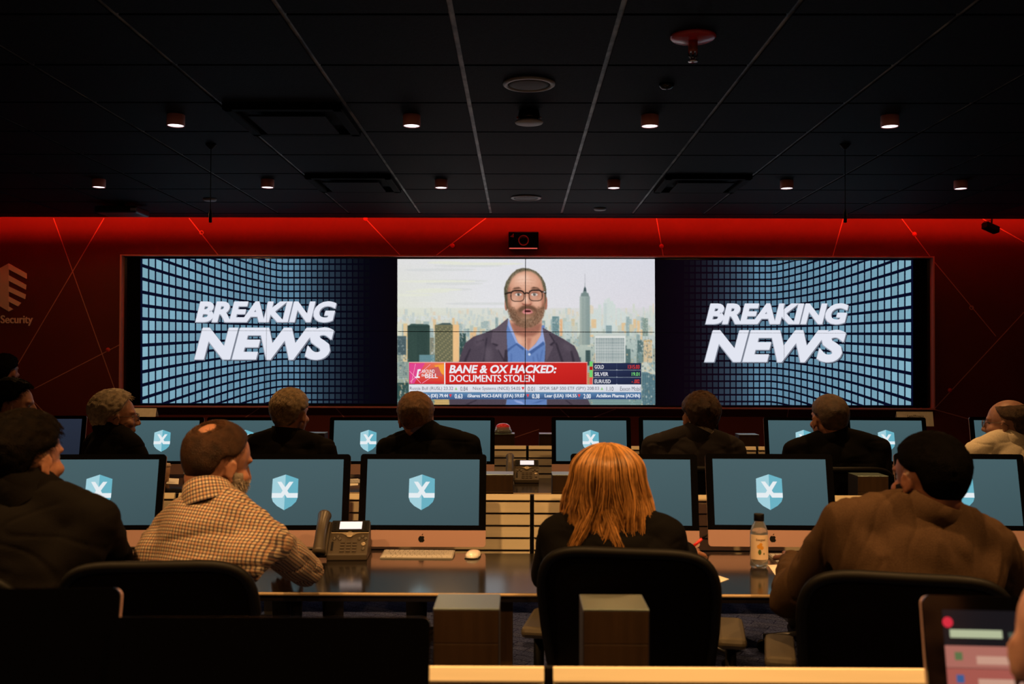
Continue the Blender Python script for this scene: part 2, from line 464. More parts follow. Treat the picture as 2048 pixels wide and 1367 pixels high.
def wline(a, b, w=.0068, off=.0015):
    A, B = Vector(wpt(*a, off)), Vector(wpt(*b, off)); d = (B - A).normalized(); n = Vector((-d.z, 0, d.x)) * w / 2
    q = [v - netw.location for v in (A + n, B + n, B - n, A - n)]; q2 = [v + Vector((0, .0015, 0)) for v in q]
    MB().add(q + q2, [[0, 1, 2, 3], [7, 6, 5, 4], [0, 4, 5, 1], [1, 5, 6, 2], [2, 6, 7, 3], [3, 7, 4, 0]]).build('line', M['red_line'], netw)
for a, b in lines: wline(a, b)
DOT_RED = mat('dot_red', (.75, .06, .045), .4)
for px, py, ringy in ((216, 699, 0), (403, 465, 1), (731, 437, 0), (905, 491, 0), (1323, 492, 0), (1829, 468, 0), (1943, 615, 1), (1900, 780, 0)):
    c = P(px, py, YW - .002) - netw.location; Mx = Matrix.Translation(c) @ Matrix.Rotation(math.pi / 2, 4, 'X')
    if ringy: MB().lathe([(.020, 0), (.020, .002), (.013, .002), (.013, 0), (.020, 0)], 24, Mx, caps=False).build('ring_dot', M['red_line'], netw)
    else: MB().lathe([(.020, -.001), (.020, .002), (0, .002)], 24, Mx).build('dot', DOT_RED, netw)
def e8(x, y): return (x / 2.972, 400 + y / 2.972)
em = MB()
emt = thing('wall_emblem', 'copper shield emblem of slanted bars above lettering on left wall', 'emblem', (P(16, 575, YW).x, YW, P(16, 575, YW).z))
o0 = emt.location
def extr(mb, pts, th):
    A = [Vector(wpt(x, y, th)) - o0 for x, y in pts]; B = [a + Vector((0, th - .0005, 0)) for a in A]; n = len(A)
    mb.add(A + B, [list(range(n)), list(range(n, 2 * n))[::-1]] + [[i, (i + 1) % n, (i + 1) % n + n, i + n] for i in range(n)])
slab = [(-52, 432), (50, 376), (50, 660), (-52, 600)]
extr(em, [e8(*q) for q in slab], .012)
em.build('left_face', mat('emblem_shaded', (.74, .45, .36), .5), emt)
em = MB()
for q in ([(50, 376), (155, 435), (155, 466), (50, 410)], [(50, 446), (153, 503), (150, 530), (50, 478)], [(50, 512), (150, 560), (146, 587), (50, 542)],
          [(50, 572), (122, 610), (105, 630), (50, 602)], [(50, 632), (76, 648), (50, 661)]):
    extr(em, [e8(*a) for a in q], .014)
em.build('slanted_bars', M['emblem'], emt)
vs, fs = text_geo('Security', .012)
sg = thing('wall_lettering', 'copper word Security mounted under the shield emblem', 'lettering', (P(32, 640, YW).x, YW, P(32, 640, YW).z))
m = MB()
A = [Vector(wpt(1 + 64 * v[0], 651 - 21 * v[1], .010)) - sg.location for v in vs]
n = len(A)
edge = {}
for f in fs:
    for i in range(len(f)):
        a, b = f[i], f[(i + 1) % len(f)]
        edge[(a, b)] = 1
sides = [[a, b, b + n, a + n] for (a, b) in edge if (b, a) not in edge]
m.add(A + [a + Vector((0, .0095, 0)) for a in A], fs + [[i + n for i in f][::-1] for f in fs] + sides)
m.build('letters', M['emblem'], sg)

p = P(1047, 482, YW)
t = thing('conference_camera', 'black box camera with round lens ring above centre of video wall', 'camera', (p.x, YW, p.z))
w, h = .137, .078
MB().box(-w, w, -.09, -.001, -h, h, bev=.008).build('body', M['bezel'], t)
Mx = Matrix.Translation((0, -.0905, -.005)) @ Matrix.Rotation(math.pi / 2, 4, 'X')
MB().lathe([(.048, 0), (.048, .006), (.043, .008), (.042, .002)], 36, Mx).build('lens_ring', mat('lens_ring', (.35, .12, .12), .3, metal=.6), t)
MB().lathe([(.042, .001), (.03, .004), (0, .006)], 36, Mx).build('lens', mat('lens_glass', (.004, .004, .008), .06, spec=.8), t)
MB().box(-w + .008, w - .012, -.094, -.088, -h - .002, -h + .006).build('light_bar', mat('light_bar', (.5, .1, .08), .4, emit=(.8, .12, .09), strength=.9), t)
m = MB(); m.box(-.118, -.11, -.092, -.0895, .03, .036); m.box(-.106, -.100, -.092, -.0895, .026, .046); m.box(-.096, -.09, -.092, -.0895, .024, .056)
m.build('marking', mat('marking_red', (.4, .08, .06), .5), t)
p = P(1983, 456, YW - .25)
t = thing('security_camera', 'small black camera on a ceiling bracket above right end of wall', 'camera', (p.x, p.y, p.z))
Mx = Matrix.Rotation(math.radians(-20), 4, 'Y') @ Matrix.Rotation(math.radians(25), 4, 'Z')
MB().box(-.085, .065, -.035, .035, -.03, .03, M=Mx @ Matrix.Rotation(math.radians(35), 4, 'Y'), bev=.008).build('body', M['black'], t)
MB().tube([(0, 0, .02), (.005, 0, .09)], .008, 10).build('bracket', M['black'], t)
MB().tube([(-.05, 0, .0), (-.09, 0, .03), (-.06, 0, .06), (0, 0, .07)], .003, 8).build('cable', M['black'], t)
# ------------------------------------------------------------------ video wall
vw = thing('video_wall', 'wide video wall of three joined screens showing breaking news in a thin red frame', 'video wall', (.0, Y_WALL, 1.1))
vo = vw.location.copy()
def rel(o, parent):
    """keep a mesh built in world coordinates in place under its thing"""
    o.data.transform(Matrix.Translation(-parent.location)); o.parent = parent; return o
YS = Y_WALL - .03
a, b, c, d = P(247, 512, YS), P(1861, 517, YS), P(1861, 815, YS), P(247, 811, YS)
x0, x1, zt, zb = (a.x + d.x) / 2, (b.x + c.x) / 2, (a.z + b.z) / 2, (c.z + d.z) / 2
rel(MB().box(x0 + .006, x1 - .006, YS, Y_WALL - .001, zb + .006, zt - .006).build('backing_cabinet', M['bezel']), vw)
tw = .012
fm = MB()
fm.box(x0 - tw, x1 + tw, YS - .065, Y_WALL - .0005, zt, zt + tw); fm.box(x0 - tw, x1 + tw, YS - .065, Y_WALL - .0005, zb - tw, zb)
fm.box(x0 - tw, x0, YS - .065, Y_WALL - .0005, zb, zt); fm.box(x1, x1 + tw, YS - .065, Y_WALL - .0005, zb, zt)
rel(fm.build('frame', M['red_trim']), vw)

def side_screen(xa, xb, mirror, name):
    """xa, xb: left and right edge in the photograph; the grid bows out towards the far side"""
    ya, yb = (516, 807) if not mirror else (519, 811)
    yc = (ya + yb) / 2
    W = xb - xa
    cv = Canvas(YS - .001)
    fx = (lambda u: xa + u * W) if not mirror else (lambda u: xb - u * W)
    dark = (3, 5, 20)
    def grad_bg():
        cols = [(0.0, (6, 10, 34)), (.45, (5, 7, 26)), (.8, (14, 4, 16) if mirror else (4, 4, 18)), (1.0, (6, 3, 8))]
        for (u0, k0), (u1, k1) in zip(cols[:-1], cols[1:]):
            pts = [(fx(u0), ya), (fx(u1), ya), (fx(u1), yb), (fx(u0), yb)]; cc = [k0, k1, k1, k0]
            if mirror: pts = pts[::-1]; cc = cc[::-1]
            cv.poly(pts, cc)
    grad_bg(); cv.up()
    def s(u):
        k = max(0, .56 - u) / .56
        return 1 + .98 * k ** 1.45
    # columns
    us = [.005]; 
    while us[-1] < 1.0:
        u = us[-1]; us.append(u + (13.8 - 2.1 * min(1, u / .56)) / W)
    rnd = random.Random(5 if mirror else 4)
    for ca, cb in zip(us[:-1], us[1:]):
        cb = min(cb, 1.0); g = .11 * (cb - ca)
        ua, ub = ca + g, cb - g
        um = (ua + ub) / 2
        fade = 1.0 if um < .60 else max(0.0, 1 - (um - .60) / .31) ** 1.5
        k = min(1, um / .55)
        base = [128 - 38 * k, 172 - 44 * k, 190 - 38 * k]
        if fade < .015: continue
        for j in range(-13, 13):
            h = 13.55
            def yy(u, q): return yc + 2 + (q * h) * s(u)
            t0, t1 = j + .13, j + .87
            q = [yy(ua, t0), yy(ub, t0), yy(ub, t1), yy(ua, t1)]
            q = [min(max(v, ya + 1.5), yb - 1.5) for v in q]
            if q[3] - q[0] < .8 and q[2] - q[1] < .8: continue
            v = rnd.uniform(.95, 1.05) * fade * (1 - .10 * abs((q[0] + q[2]) / 2 - yc) / (yb - yc) * 0)
            col = tuple(max(4, min(255, cc * v + 8 * (1 - fade) * (1.3 if i == 2 or (mirror and i == 0) else .4))) for i, cc in enumerate(base))
            pts = [(fx(ua), q[0]), (fx(ub), q[1]), (fx(ub), q[2]), (fx(ua), q[3])]
            if mirror: pts = pts[::-1]
            cv.poly(pts, col)
    o = rel(cv.mb.build(name, M['wallpic']), vw)
    tx = Canvas(YS - .0018)
    if not mirror: b1, b2 = (391, 602, 673, 644), (389, 654, 668, 719)
    else: b1, b2 = (1411, 606, 1697, 648), (1409, 659, 1692, 724)
    for dx, dy, col in ((2.5, 3, (14, 18, 38)), (1.6, 2.0, (120, 126, 140)), (-1.2, 1.4, (158, 164, 178)), (0, 0, (226, 229, 241))):
        tx.text('BREAKING', b1[0] + dx, b1[1] + dy, b1[2] + dx, b1[3] + dy, col, bold=.045, shear=.22, spacing=.98); 
        tx.text('NEWS', b2[0] + dx * 1.2, b2[1] + dy, b2[2] + dx * 1.2, b2[3] + dy, col, bold=.05, shear=.22, spacing=.98); tx.up()
    to = tx.mb.build('headline_lettering', M['wallpic']); to.data.transform(Matrix.Translation(-vw.location)); to.parent = o
    return o
side_screen(281, 795, False, 'left_screen')
side_screen(1310, 1826, True, 'right_screen')

# ---- centre screen: coordinates of a 2048 wide close-up (x = 780 + cx / 3.7236, y = 500 + cy / 3.7236)
K = 2048 / 550.0
conv_c = lambda x, y: (780 + x / K, 500 + y / K)
class Raster:
    """the broadcast picture, worked out as a fine grid of coloured points (coordinates as above)"""
    SS = 2
    def __init__(s, x0, x1, y0, y1):
        s.x0, s.y0 = x0, y0; s.k = s.SS / K; s.w = int(round((x1 - x0) / K)) * s.SS; s.h = int(round((y1 - y0) / K)) * s.SS
        s.im = np.zeros((s.h, s.w, 3))
    def up(s, d=0): pass
    def mask(s, pts, pad=0):
        q = (np.array(pts, float) - (s.x0, s.y0)) * s.k
        a, b = np.floor(q.min(0)).astype(int) - pad, np.ceil(q.max(0)).astype(int) + 1 + pad
        a = np.maximum(a, 0); b = np.minimum(b, (s.w, s.h))
        if (b <= a).any(): return None
        yy, xx = np.mgrid[a[1]:b[1], a[0]:b[0]] + .5
        ins = np.zeros(xx.shape, bool); j = len(q) - 1
        for i in range(len(q)):
            (xi, yi), (xj, yj) = q[i], q[j]
            if yi != yj:
                ins ^= ((yi > yy) != (yj > yy)) & (xx < (xj - xi) * (yy - yi) / (yj - yi) + xi)
            j = i
        return a, b, ins.astype(float)
    @staticmethod
    def smooth(m, sig):
        r = max(1, int(sig * 2.5)); g = np.exp(-.5 * (np.arange(-r, r + 1) / sig) ** 2); g /= g.sum()
        for ax in (0, 1):
            pw = [(0, 0)] * m.ndim; pw[ax] = (r, r); p = np.pad(m, pw, mode='edge'); out = 0
            for i, v in enumerate(g): out = out + v * np.take(p, range(i, i + m.shape[ax]), axis=ax)
            m = out
        return m
    def poly(s, pts, col, soft=0.0, op=1.0):
        r = s.mask(pts, int(soft * 3) + (2 if soft else 0))
        if r is None: return
        a, b, m = r
        if soft: m = s.smooth(m, soft)
        sl = s.im[a[1]:b[1], a[0]:b[0]]
        if isinstance(col, list) and len(pts) == 4:
            p0 = (np.array(pts[0]) - (s.x0, s.y0)) * s.k; p2 = (np.array(pts[2]) - (s.x0, s.y0)) * s.k
            yy, xx = np.mgrid[a[1]:b[1], a[0]:b[0]] + .5
            u = np.clip((xx - p0[0]) / max(1e-6, p2[0] - p0[0]), 0, 1)[..., None]; v = np.clip((yy - p0[1]) / max(1e-6, p2[1] - p0[1]), 0, 1)[..., None]
            c = [np.array(q, float) for q in col]
            c = (c[0] * (1 - u) + c[1] * u) * (1 - v) + (c[3] * (1 - u) + c[2] * u) * v
        else: c = np.array(col, float)
        sl += (c - sl) * (m * op)[..., None]
    rect = Canvas.rect; ell = Canvas.ell; grad = Canvas.grad
    def line(s, pts, w, col, soft=0.0, op=1.0):
        for (ax, ay), (bx, by) in zip(pts[:-1], pts[1:]):
            l = math.hypot(bx - ax, by - ay) or 1
            nx, ny = -(by - ay) / l * w / 2, (bx - ax) / l * w / 2
            s.poly([(ax + nx, ay + ny), (bx + nx, by + ny), (bx - nx, by - ny), (ax - nx, ay - ny)], col, soft, op)
    def blur(s, sig): s.im = s.smooth(s.im, sig)
    def build(s, name, m, Y):
        im = s.im.reshape(s.h // s.SS, s.SS, s.w // s.SS, s.SS, 3).mean((1, 3)); h, w = im.shape[:2]
        c = np.clip(im, 0, 255) / 255; c = np.where(c <= .04045, c / 12.92, ((c + .055) / 1.055) ** 2.4)
        A, B, D = (np.array(P(*conv_c(*q), Y)) for q in ((s.x0, s.y0), (s.x0 + w * K, s.y0), (s.x0, s.y0 + h * K)))
        jj, ii = np.mgrid[0:h, 0:w]; u, v = ii / (w - 1), jj / (h - 1)
        co = A + u[..., None] * (B - A) + v[..., None] * (D - A)
        me = bpy.data.meshes.new(name); nq = (h - 1) * (w - 1); me.vertices.add(h * w); me.vertices.foreach_set('co', co.ravel())
        k = (jj * w + ii)[:-1, :-1]; q = np.stack([k, k + w, k + w + 1, k + 1], -1).reshape(-1)
        me.loops.add(nq * 4); me.loops.foreach_set('vertex_index', q.astype(np.int32)); me.polygons.add(nq); me.polygons.foreach_set('loop_start', np.arange(0, nq * 4, 4, dtype=np.int32))
        me.update(calc_edges=True)
        ca = me.color_attributes.new('Col', 'FLOAT_COLOR', 'POINT'); ca.data.foreach_set('color', np.concatenate([c, np.ones((h, w, 1))], -1).ravel().astype(np.float32))
        me.materials.append(m); o = bpy.data.objects.new(name, me); COL.objects.link(o); return o
X0, X1, Y0, Y1 = 54, 1972, 66, 1150
def sky_and_city(cv):
    cv.rect(X0, Y0, 700, 430, [(222, 222, 222), (224, 224, 229), (226, 226, 229), (222, 224, 212)])
    cv.rect(700, Y0, X1, 430, [(224, 224, 229), (215, 216, 226), (217, 214, 222), (226, 226, 229)])
    cv.rect(X0, 430, X1, 640, [(219, 222, 208), (214, 212, 216), (196, 210, 202), (210, 212, 190)])
    cv.rect(X0, 640, X1, Y1, [(205, 200, 172), (180, 196, 192), (120, 142, 140), (120, 140, 128)])
    cv.up()
    r = random.Random(11)
    # hazy cloud bands
    for k in range(14):
        y = r.uniform(90, 400); x = r.uniform(X0 + 30, 700); w = r.uniform(120, 320)
        c0 = (226, 228, 214) if k % 2 else (214, 216, 216)
        n = 20
        cv.poly([(min(X1, max(X0, x + w * math.cos(6.283 * i / n))), y + 10 * math.sin(6.283 * i / n)) for i in range(n)], c0)
    cv.up()
    # river glint and far shore
    cv.poly([(54, 500), (420, 486), (520, 505), (420, 520), (54, 534)], (214, 219, 216)); cv.up()
    def block(x0, y0, x1, y1, c, windows=0):
        x0, x1 = max(X0, x0), min(X1, x1); y1 = min(y1, Y1)
        if x1 - x0 < 2 or y1 - y0 < 2: return
        cv.rect(x0, y0, x1, y1, c)
        d = tuple(v * .72 for v in c)
        if windows:
            for q in range(int((y1 - y0) / 13)):
                yy = y0 + 6 + q * 13
                cv.rect(x0 + 2, yy, x1 - 2, yy + 5, d)
    tones_far = [(208, 214, 204), (214, 212, 198), (202, 210, 206), (220, 208, 188), (196, 206, 202)]
    tones_mid = [(182, 194, 184), (206, 194, 164), (162, 180, 178), (222, 192, 150), (142, 164, 164), (200, 202, 186), (190, 200, 196)]
    tones_near = [(110, 138, 138), (86, 112, 112), (150, 162, 150), (206, 160, 110), (128, 150, 140), (72, 96, 96), (176, 180, 164)]
    for i in range(240):
        x = r.uniform(X0, X1); h = r.uniform(6, 36); y = r.uniform(455, 560)
        if x > 1450: h *= 2.0
        block(x, y - h, x + r.uniform(8, 26), y + 14, r.choice(tones_far))
    cv.up()
    for q in range(24):                                             # faint far towers right of the tall spire
        x = r.uniform(1480, 1760); h = 130 * math.exp(-((x - 1610) / 90) ** 2) + r.uniform(5, 40)
        block(x, 520 - h, x + r.uniform(10, 26), 600, (206, 216, 212))
    block(1592, 395, 1612, 600, (196, 208, 206)); cv.up()
    for i in range(210):
        x = r.uniform(X0, X1); h = r.uniform(15, 70); y = r.uniform(560, 700)
        block(x, y - h, x + r.uniform(14, 44), y + 20, r.choice(tones_mid))
    cv.up()
    for i in range(120):
        x = r.uniform(X0, X1); h = r.uniform(30, 100); y = r.uniform(730, 1150)
        block(x, y - h, x + r.uniform(22, 70), y + 40, r.choice(tones_near), windows=(i % 3 == 0))
    cv.up()
    block(1206, 492, 1258, 640, (126, 160, 164), 1); block(1262, 512, 1282, 640, (224, 176, 130)); block(1296, 530, 1350, 660, (190, 204, 200))
    block(1756, 495, 1780, 640, (150, 172, 172)); block(1876, 505, 1918, 640, (150, 172, 162), 1); block(1605, 560, 1650, 620, (150, 176, 180), 1)
    block(1700, 600, 1740, 640, (190, 200, 196))
    block(470, 556, 516, 830, (234, 190, 136)); block(520, 618, 566, 830, (58, 86, 84), 1); block(598, 612, 640, 800, (224, 184, 136))
    block(300, 650, 330, 830, (150, 150, 130), 1); block(100, 546, 132, 830, (222, 196, 150))
    block(56, 640, 122, 780, (84, 106, 112), 1)
    block(132, 562, 298, 832, (48, 68, 64)); 
    cv.up()
    for q in range(17): cv.rect(140 + q * 9.4, 580, 143 + q * 9.4, 832, (62, 84, 76))
    block(336, 556, 470, 832, (118, 116, 88)); cv.up()
    for q in range(20):
        for w in range(9): cv.rect(344 + w * 14, 572 + q * 13, 351 + w * 14, 578 + q * 13, (78, 84, 70) if (q + w) % 3 else (160, 148, 110))
    cv.poly([(346, 556), (390, 543), (450, 542), (462, 556)], (70, 88, 88))
    cv.poly([(140, 562), (160, 548), (280, 552), (298, 562)], (60, 84, 80))
    block(220, 780, 335, 832, (110, 150, 158), 1)
    block(56, 832, 140, 960, (150, 168, 160), 1); block(54, 985, 140, 1150, (58, 88, 84), 1)
    # tall tower with spire
    cv.rect(1411, 345, 1488, 705, [(176, 188, 182), (140, 156, 154), (128, 148, 146), (176, 184, 172)]); cv.up()
    for q in range(7): cv.rect(1418 + q * 10, 350, 1421 + q * 10, 705, (128, 146, 144))
    cv.poly([(1418, 346), (1424, 320), (1436, 318), (1438, 304), (1462, 304), (1464, 318), (1476, 320), (1482, 346)], (120, 138, 136))
    cv.poly([(1440, 306), (1444, 282), (1449, 276), (1451, 240), (1453, 276), (1458, 282), (1462, 306)], (66, 82, 86))
    cv.rect(1450.2, 178, 1452.2, 245, (140, 140, 146))
    cv.poly([(1400, 705), (1405, 640), (1420, 600), (1420, 705)], (160, 172, 164))
    # white grid block
    cv.up()
    cv.rect(1524, 640, 1750, 836, (224, 226, 222)); cv.poly([(1524, 640), (1534, 620), (1742, 618), (1750, 640)], (198, 206, 200)); cv.up()
    for q in range(15):
        for w in range(17): cv.rect(1530 + w * 12.6, 654 + q * 12.2, 1539 + w * 12.6, 661 + q * 12.2, (84, 108, 112))
    block(1884, 668, 1948, 835, (228, 204, 166)); cv.up()
    for w in range(5): cv.rect(1890 + w * 11.5, 690, 1894 + w * 11.5, 835, (168, 150, 118))
    block(1884, 668, 1948, 684, (206, 170, 116))
    cv.rect(1870, 900, X1, 1150, (92, 124, 134)); cv.poly([(1870, 836), (1900, 828), (X1, 905), (X1, 930), (1905, 905), (1870, 905)], (196, 202, 190)); cv.up()
    for q in range(20):
        for w in range(6): cv.rect(1878 + w * 16, 920 + q * 12, 1886 + w * 16, 926 + q * 12, (66, 98, 108))
    block(1500, 1108, 1870, 1150, (136, 168, 166), 1); block(330, 1108, 442, 1150, (222, 186, 120), 1)
    tall = [(130, 300), (335, 470), (1405, 1490), (1520, 1755), (470, 520)]
    for i in range(5200):                                           # the fine grain of roofs, windows and streets
        y = 470 + 680 * r.random() ** 1.15; x = r.uniform(X0 + 2, X1 - 14)
        if any(a_ - 3 < x < b_ for a_, b_ in tall) and y > (345 if 1400 < x < 1495 else 545): continue
        d_ = min(1.0, (y - 460) / 330); w_ = r.uniform(2, 5 + 6 * d_); h_ = r.uniform(3, 6 + 12 * d_)
        c = r.choice([(228, 226, 210), (170, 184, 178), (236, 206, 160), (190, 200, 194), (150, 168, 168), (214, 210, 190)] if d_ < .5 else [(206, 212, 204), (70, 96, 100), (224, 190, 138), (120, 146, 146), (90, 116, 116), (180, 190, 180), (50, 72, 76)])
        k = .35 + .5 * d_; c = tuple(210 + (v - 210) * k for v in c)
        cv.poly([(x, y), (x + w_, y), (x + w_, y + h_), (x, y + h_)], c, 0, .75)
    cv.up()
cs = Raster(X0, X1, Y0, Y1); sky_and_city(cs); cs.blur(1.0)
def sub(cv, name, parent):
    o = cv.mb.build(name, M['wallpic']); o.data.transform(Matrix.Translation(-vw.location)); o.parent = parent; return o
# ---- presenter on the centre screen
pr = cs
J, J2, J3 = (78, 68, 80), (52, 45, 56), (96, 84, 96)
SH, SH2, SH3 = (100, 130, 186), (152, 170, 218), (70, 98, 154)
SK, SK2, SK3 = (206, 150, 124), (170, 108, 88), (232, 184, 158)
def blob(cx, cy, rx, ry, e=2.0, n=40):
    out = []
    for k in range(n):
        a = 2 * math.pi * k / n; c, s_ = math.cos(a), math.sin(a)
        out.append((cx + rx * math.copysign(abs(c) ** (2 / e), c), cy + ry * math.copysign(abs(s_) ** (2 / e), s_)))
    return out
E_ = .7
pr.poly([(868, 560), (1150, 560), (1160, 838), (870, 838)], SH, E_)
pr.poly([(890, 520), (1132, 520), (1122, 640), (1080, 700), (1030, 748), (1000, 728), (950, 700), (905, 620)], (212, 156, 130), E_)
pr.poly([(896, 545), (1130, 545), (1112, 612), (1066, 640), (1000, 646), (925, 620)], (150, 96, 80), 4, .85)
pr.poly([(1016, 650), (1056, 650), (1034, 742), (1026, 744)], (178, 118, 98), 3, .8); pr.poly([(930, 640), (975, 650), (990, 700), (960, 700)], (232, 184, 160), 4, .6)
pr.poly([(884, 508), (900, 560), (952, 690), (1022, 742), (1010, 758), (945, 690), (870, 736), (866, 600)], SH, E_)
pr.poly([(884, 508), (896, 552), (952, 688), (1022, 740), (1016, 748), (940, 694), (880, 560)], SH2, E_)
pr.poly([(1134, 566), (1150, 600), (1154, 690), (1140, 676), (1100, 710), (1036, 752), (1030, 744), (1084, 700), (1124, 630)], SH2, E_)
pr.poly([(870, 738), (944, 690), (1000, 730), (990, 745), (940, 705), (872, 760)], SH3, 1.2); pr.poly([(1036, 754), (1100, 712), (1140, 682), (1152, 700), (1100, 735), (1050, 775)], SH3, 1.2)
for a_ in ((1060, 790, 1075, 832), (1090, 770, 1110, 832), (900, 770, 906, 832), (1130, 740, 1120, 832)): pr.poly([(a_[0], a_[1]), (a_[0] + 9, a_[1]), (a_[2], a_[3]), (a_[2] - 8, a_[3])], SH3, 2.2, .7)
pr.ell(1037, 775, 9, 10, (204, 214, 230))
pr.poly([(512, 838), (530, 770), (560, 692), (620, 645), (700, 618), (790, 580), (850, 530), (880, 505), (868, 600), (872, 700), (878, 838)], J, E_)
pr.poly([(1150, 838), (1158, 700), (1150, 620), (1134, 575), (1200, 612), (1290, 660), (1372, 712), (1396, 760), (1422, 838)], J, E_)
pr.poly([(880, 508), (840, 545), (764, 600), (752, 690), (795, 708), (786, 730), (872, 832), (870, 700), (866, 600)], J3, 1.0); pr.poly([(1134, 578), (1190, 612), (1216, 680), (1190, 700), (1214, 720), (1160, 832), (1156, 700)], J3, 1.0)
for pts in ([(764, 690), (806, 702), (800, 716), (760, 698)], [(716, 650), (726, 650), (704, 832), (690, 832)], [(590, 740), (606, 730), (566, 832), (546, 832)],
            [(1228, 690), (1242, 690), (1292, 832), (1274, 832)], [(1340, 750), (1354, 744), (1376, 832), (1358, 832)], [(1216, 680), (1224, 690), (1196, 714), (1188, 702)],
            [(640, 676), (700, 660), (702, 672), (640, 698)], [(1180, 620), (1190, 618), (1234, 690), (1222, 690)], [(856, 740), (872, 740), (876, 832), (846, 832)], [(800, 740), (808, 738), (860, 832), (850, 832)]):
    pr.poly(pts, J2, 1.6, .9)
for pts in ([(640, 650), (700, 625), (690, 700), (630, 720)], [(1280, 680), (1340, 710), (1350, 760), (1300, 740)], [(700, 720), (760, 720), (760, 830), (700, 830)]): pr.poly(pts, (104, 92, 104), 8, .6)
# below the ticker
pr.poly([(440, 1106), (870, 1106), (862, 1150), (446, 1150)], J, E_); pr.poly([(1166, 1106), (1470, 1106), (1490, 1150), (1166, 1150)], J, E_); pr.poly([(870, 1106), (1166, 1106), (1166, 1150), (862, 1150)], SH, E_)
pr.poly([(920, 1112), (980, 1124), (1000, 1146), (940, 1130)], SH2, 1.5); pr.poly([(1050, 1140), (1120, 1116), (1160, 1112), (1110, 1130)], SH3, 1.5); pr.poly([(560, 1146), (640, 1112), (650, 1114), (580, 1148)], J2, 1.2); pr.poly([(1300, 1112), (1310, 1112), (1360, 1148), (1346, 1148)], J2, 1.2)
# ears, hair, head
pr.poly(blob(866, 400, 12, 52), SK2, E_); pr.poly(blob(1161, 395, 11, 50), SK2, E_); pr.poly(blob(864, 395, 5, 30), SK3, 2, .6)
HAIR_O = [(852, 340), (850, 290), (866, 236), (902, 184), (944, 146), (990, 134), (1040, 140), (1090, 160), (1130, 200), (1156, 250), (1164, 300), (1162, 380), (1146, 440), (870, 440), (858, 380)]
pr.poly(HAIR_O, (84, 80, 62), 1.0)
rh = random.Random(7)
for q in range(420):
    a_ = rh.uniform(-3.0, -.14); rr = rh.uniform(.90, 1.02); x = 1008 + 152 * rr * math.cos(a_); y = 318 + 182 * rr * math.sin(a_)
    pr.line([(x, y), (x + rh.uniform(-9, 9), y + rh.uniform(4, 16))], 2.6, rh.choice([(122, 116, 90), (60, 56, 44), (146, 138, 108), (92, 86, 66), (74, 70, 54)]), .6, .8)
FACE = [(876, 330), (884, 268), (908, 214), (950, 174), (1000, 156), (1050, 160), (1094, 184), (1126, 226), (1142, 280), (1150, 340), (1150, 430), (1136, 500), (1104, 548), (1060, 572), (1000, 574), (950, 548), (908, 500), (882, 430)]
pr.poly(FACE, SK, 2.6); 
pr.poly(blob(1004, 236, 96, 62), (228, 178, 152), 12, .9); pr.poly(blob(990, 216, 50, 30), (244, 204, 182), 10, .8); pr.poly(blob(930, 396, 34, 28), (232, 182, 156), 7, .9); pr.poly(blob(1094, 392, 34, 28), (230, 178, 152), 7, .9)
pr.poly([(878, 280), (896, 270), (902, 430), (884, 420)], (150, 94, 76), 4, .7); pr.poly([(1134, 280), (1150, 320), (1148, 420), (1130, 410)], (160, 100, 82), 4, .7)
for y_ in (222, 246, 268): pr.line([(940, y_ + 2), (1000, y_ - 3), (1074, y_ + 2)], 2.6, (190, 132, 108), 1.4, .6)
# eye sockets
for ex in (955, 1077): pr.poly(blob(ex, 322, 42, 24), (164, 104, 84), 6, .8); pr.poly(blob(ex, 362, 36, 12), (196, 138, 114), 4, .6)
# beard: shade first, then hairs
BEARD = [(874, 372), (888, 400), (912, 436), (944, 446), (962, 428), (1000, 412), (1036, 408), (1070, 416), (1096, 438), (1124, 428), (1150, 380), (1154, 420), (1142, 490), (1112, 542), (1066, 574), (1010, 578), (954, 556), (906, 508), (880, 440)]
pr.poly(BEARD, (136, 98, 76), 3.0, .92); pr.poly([(890, 430), (920, 450), (950, 520), (990, 570), (940, 550), (900, 500)], (104, 74, 58), 5, .8); pr.poly(blob(1020, 520, 44, 30), (176, 136, 110), 7, .8)
pr.poly([(956, 446), (985, 416), (1040, 410), (1088, 436), (1092, 462), (1060, 440), (1000, 440), (966, 466)], (104, 74, 58), 2.5, .85)
rb = random.Random(3)
for q in range(1900):
    a_ = rb.uniform(.02, 3.12); rr = rb.uniform(.60, 1.01); x = 1014 + 140 * rr * math.cos(a_); y = 418 + 156 * rr * math.sin(a_)
    if 972 < x < 1072 and 424 < y < 482: continue
    if y < 450 and 900 < x < 1130 and rb.random() < .6 and not (950 < x < 1100): continue
    pr.line([(x, y), (x + rb.uniform(-5, 5), y + rb.uniform(4, 12))], 2.0, rb.choice([(84, 60, 44), (160, 126, 100), (110, 84, 64), (176, 144, 118), (76, 54, 42), (132, 98, 76)]), .7, .6)
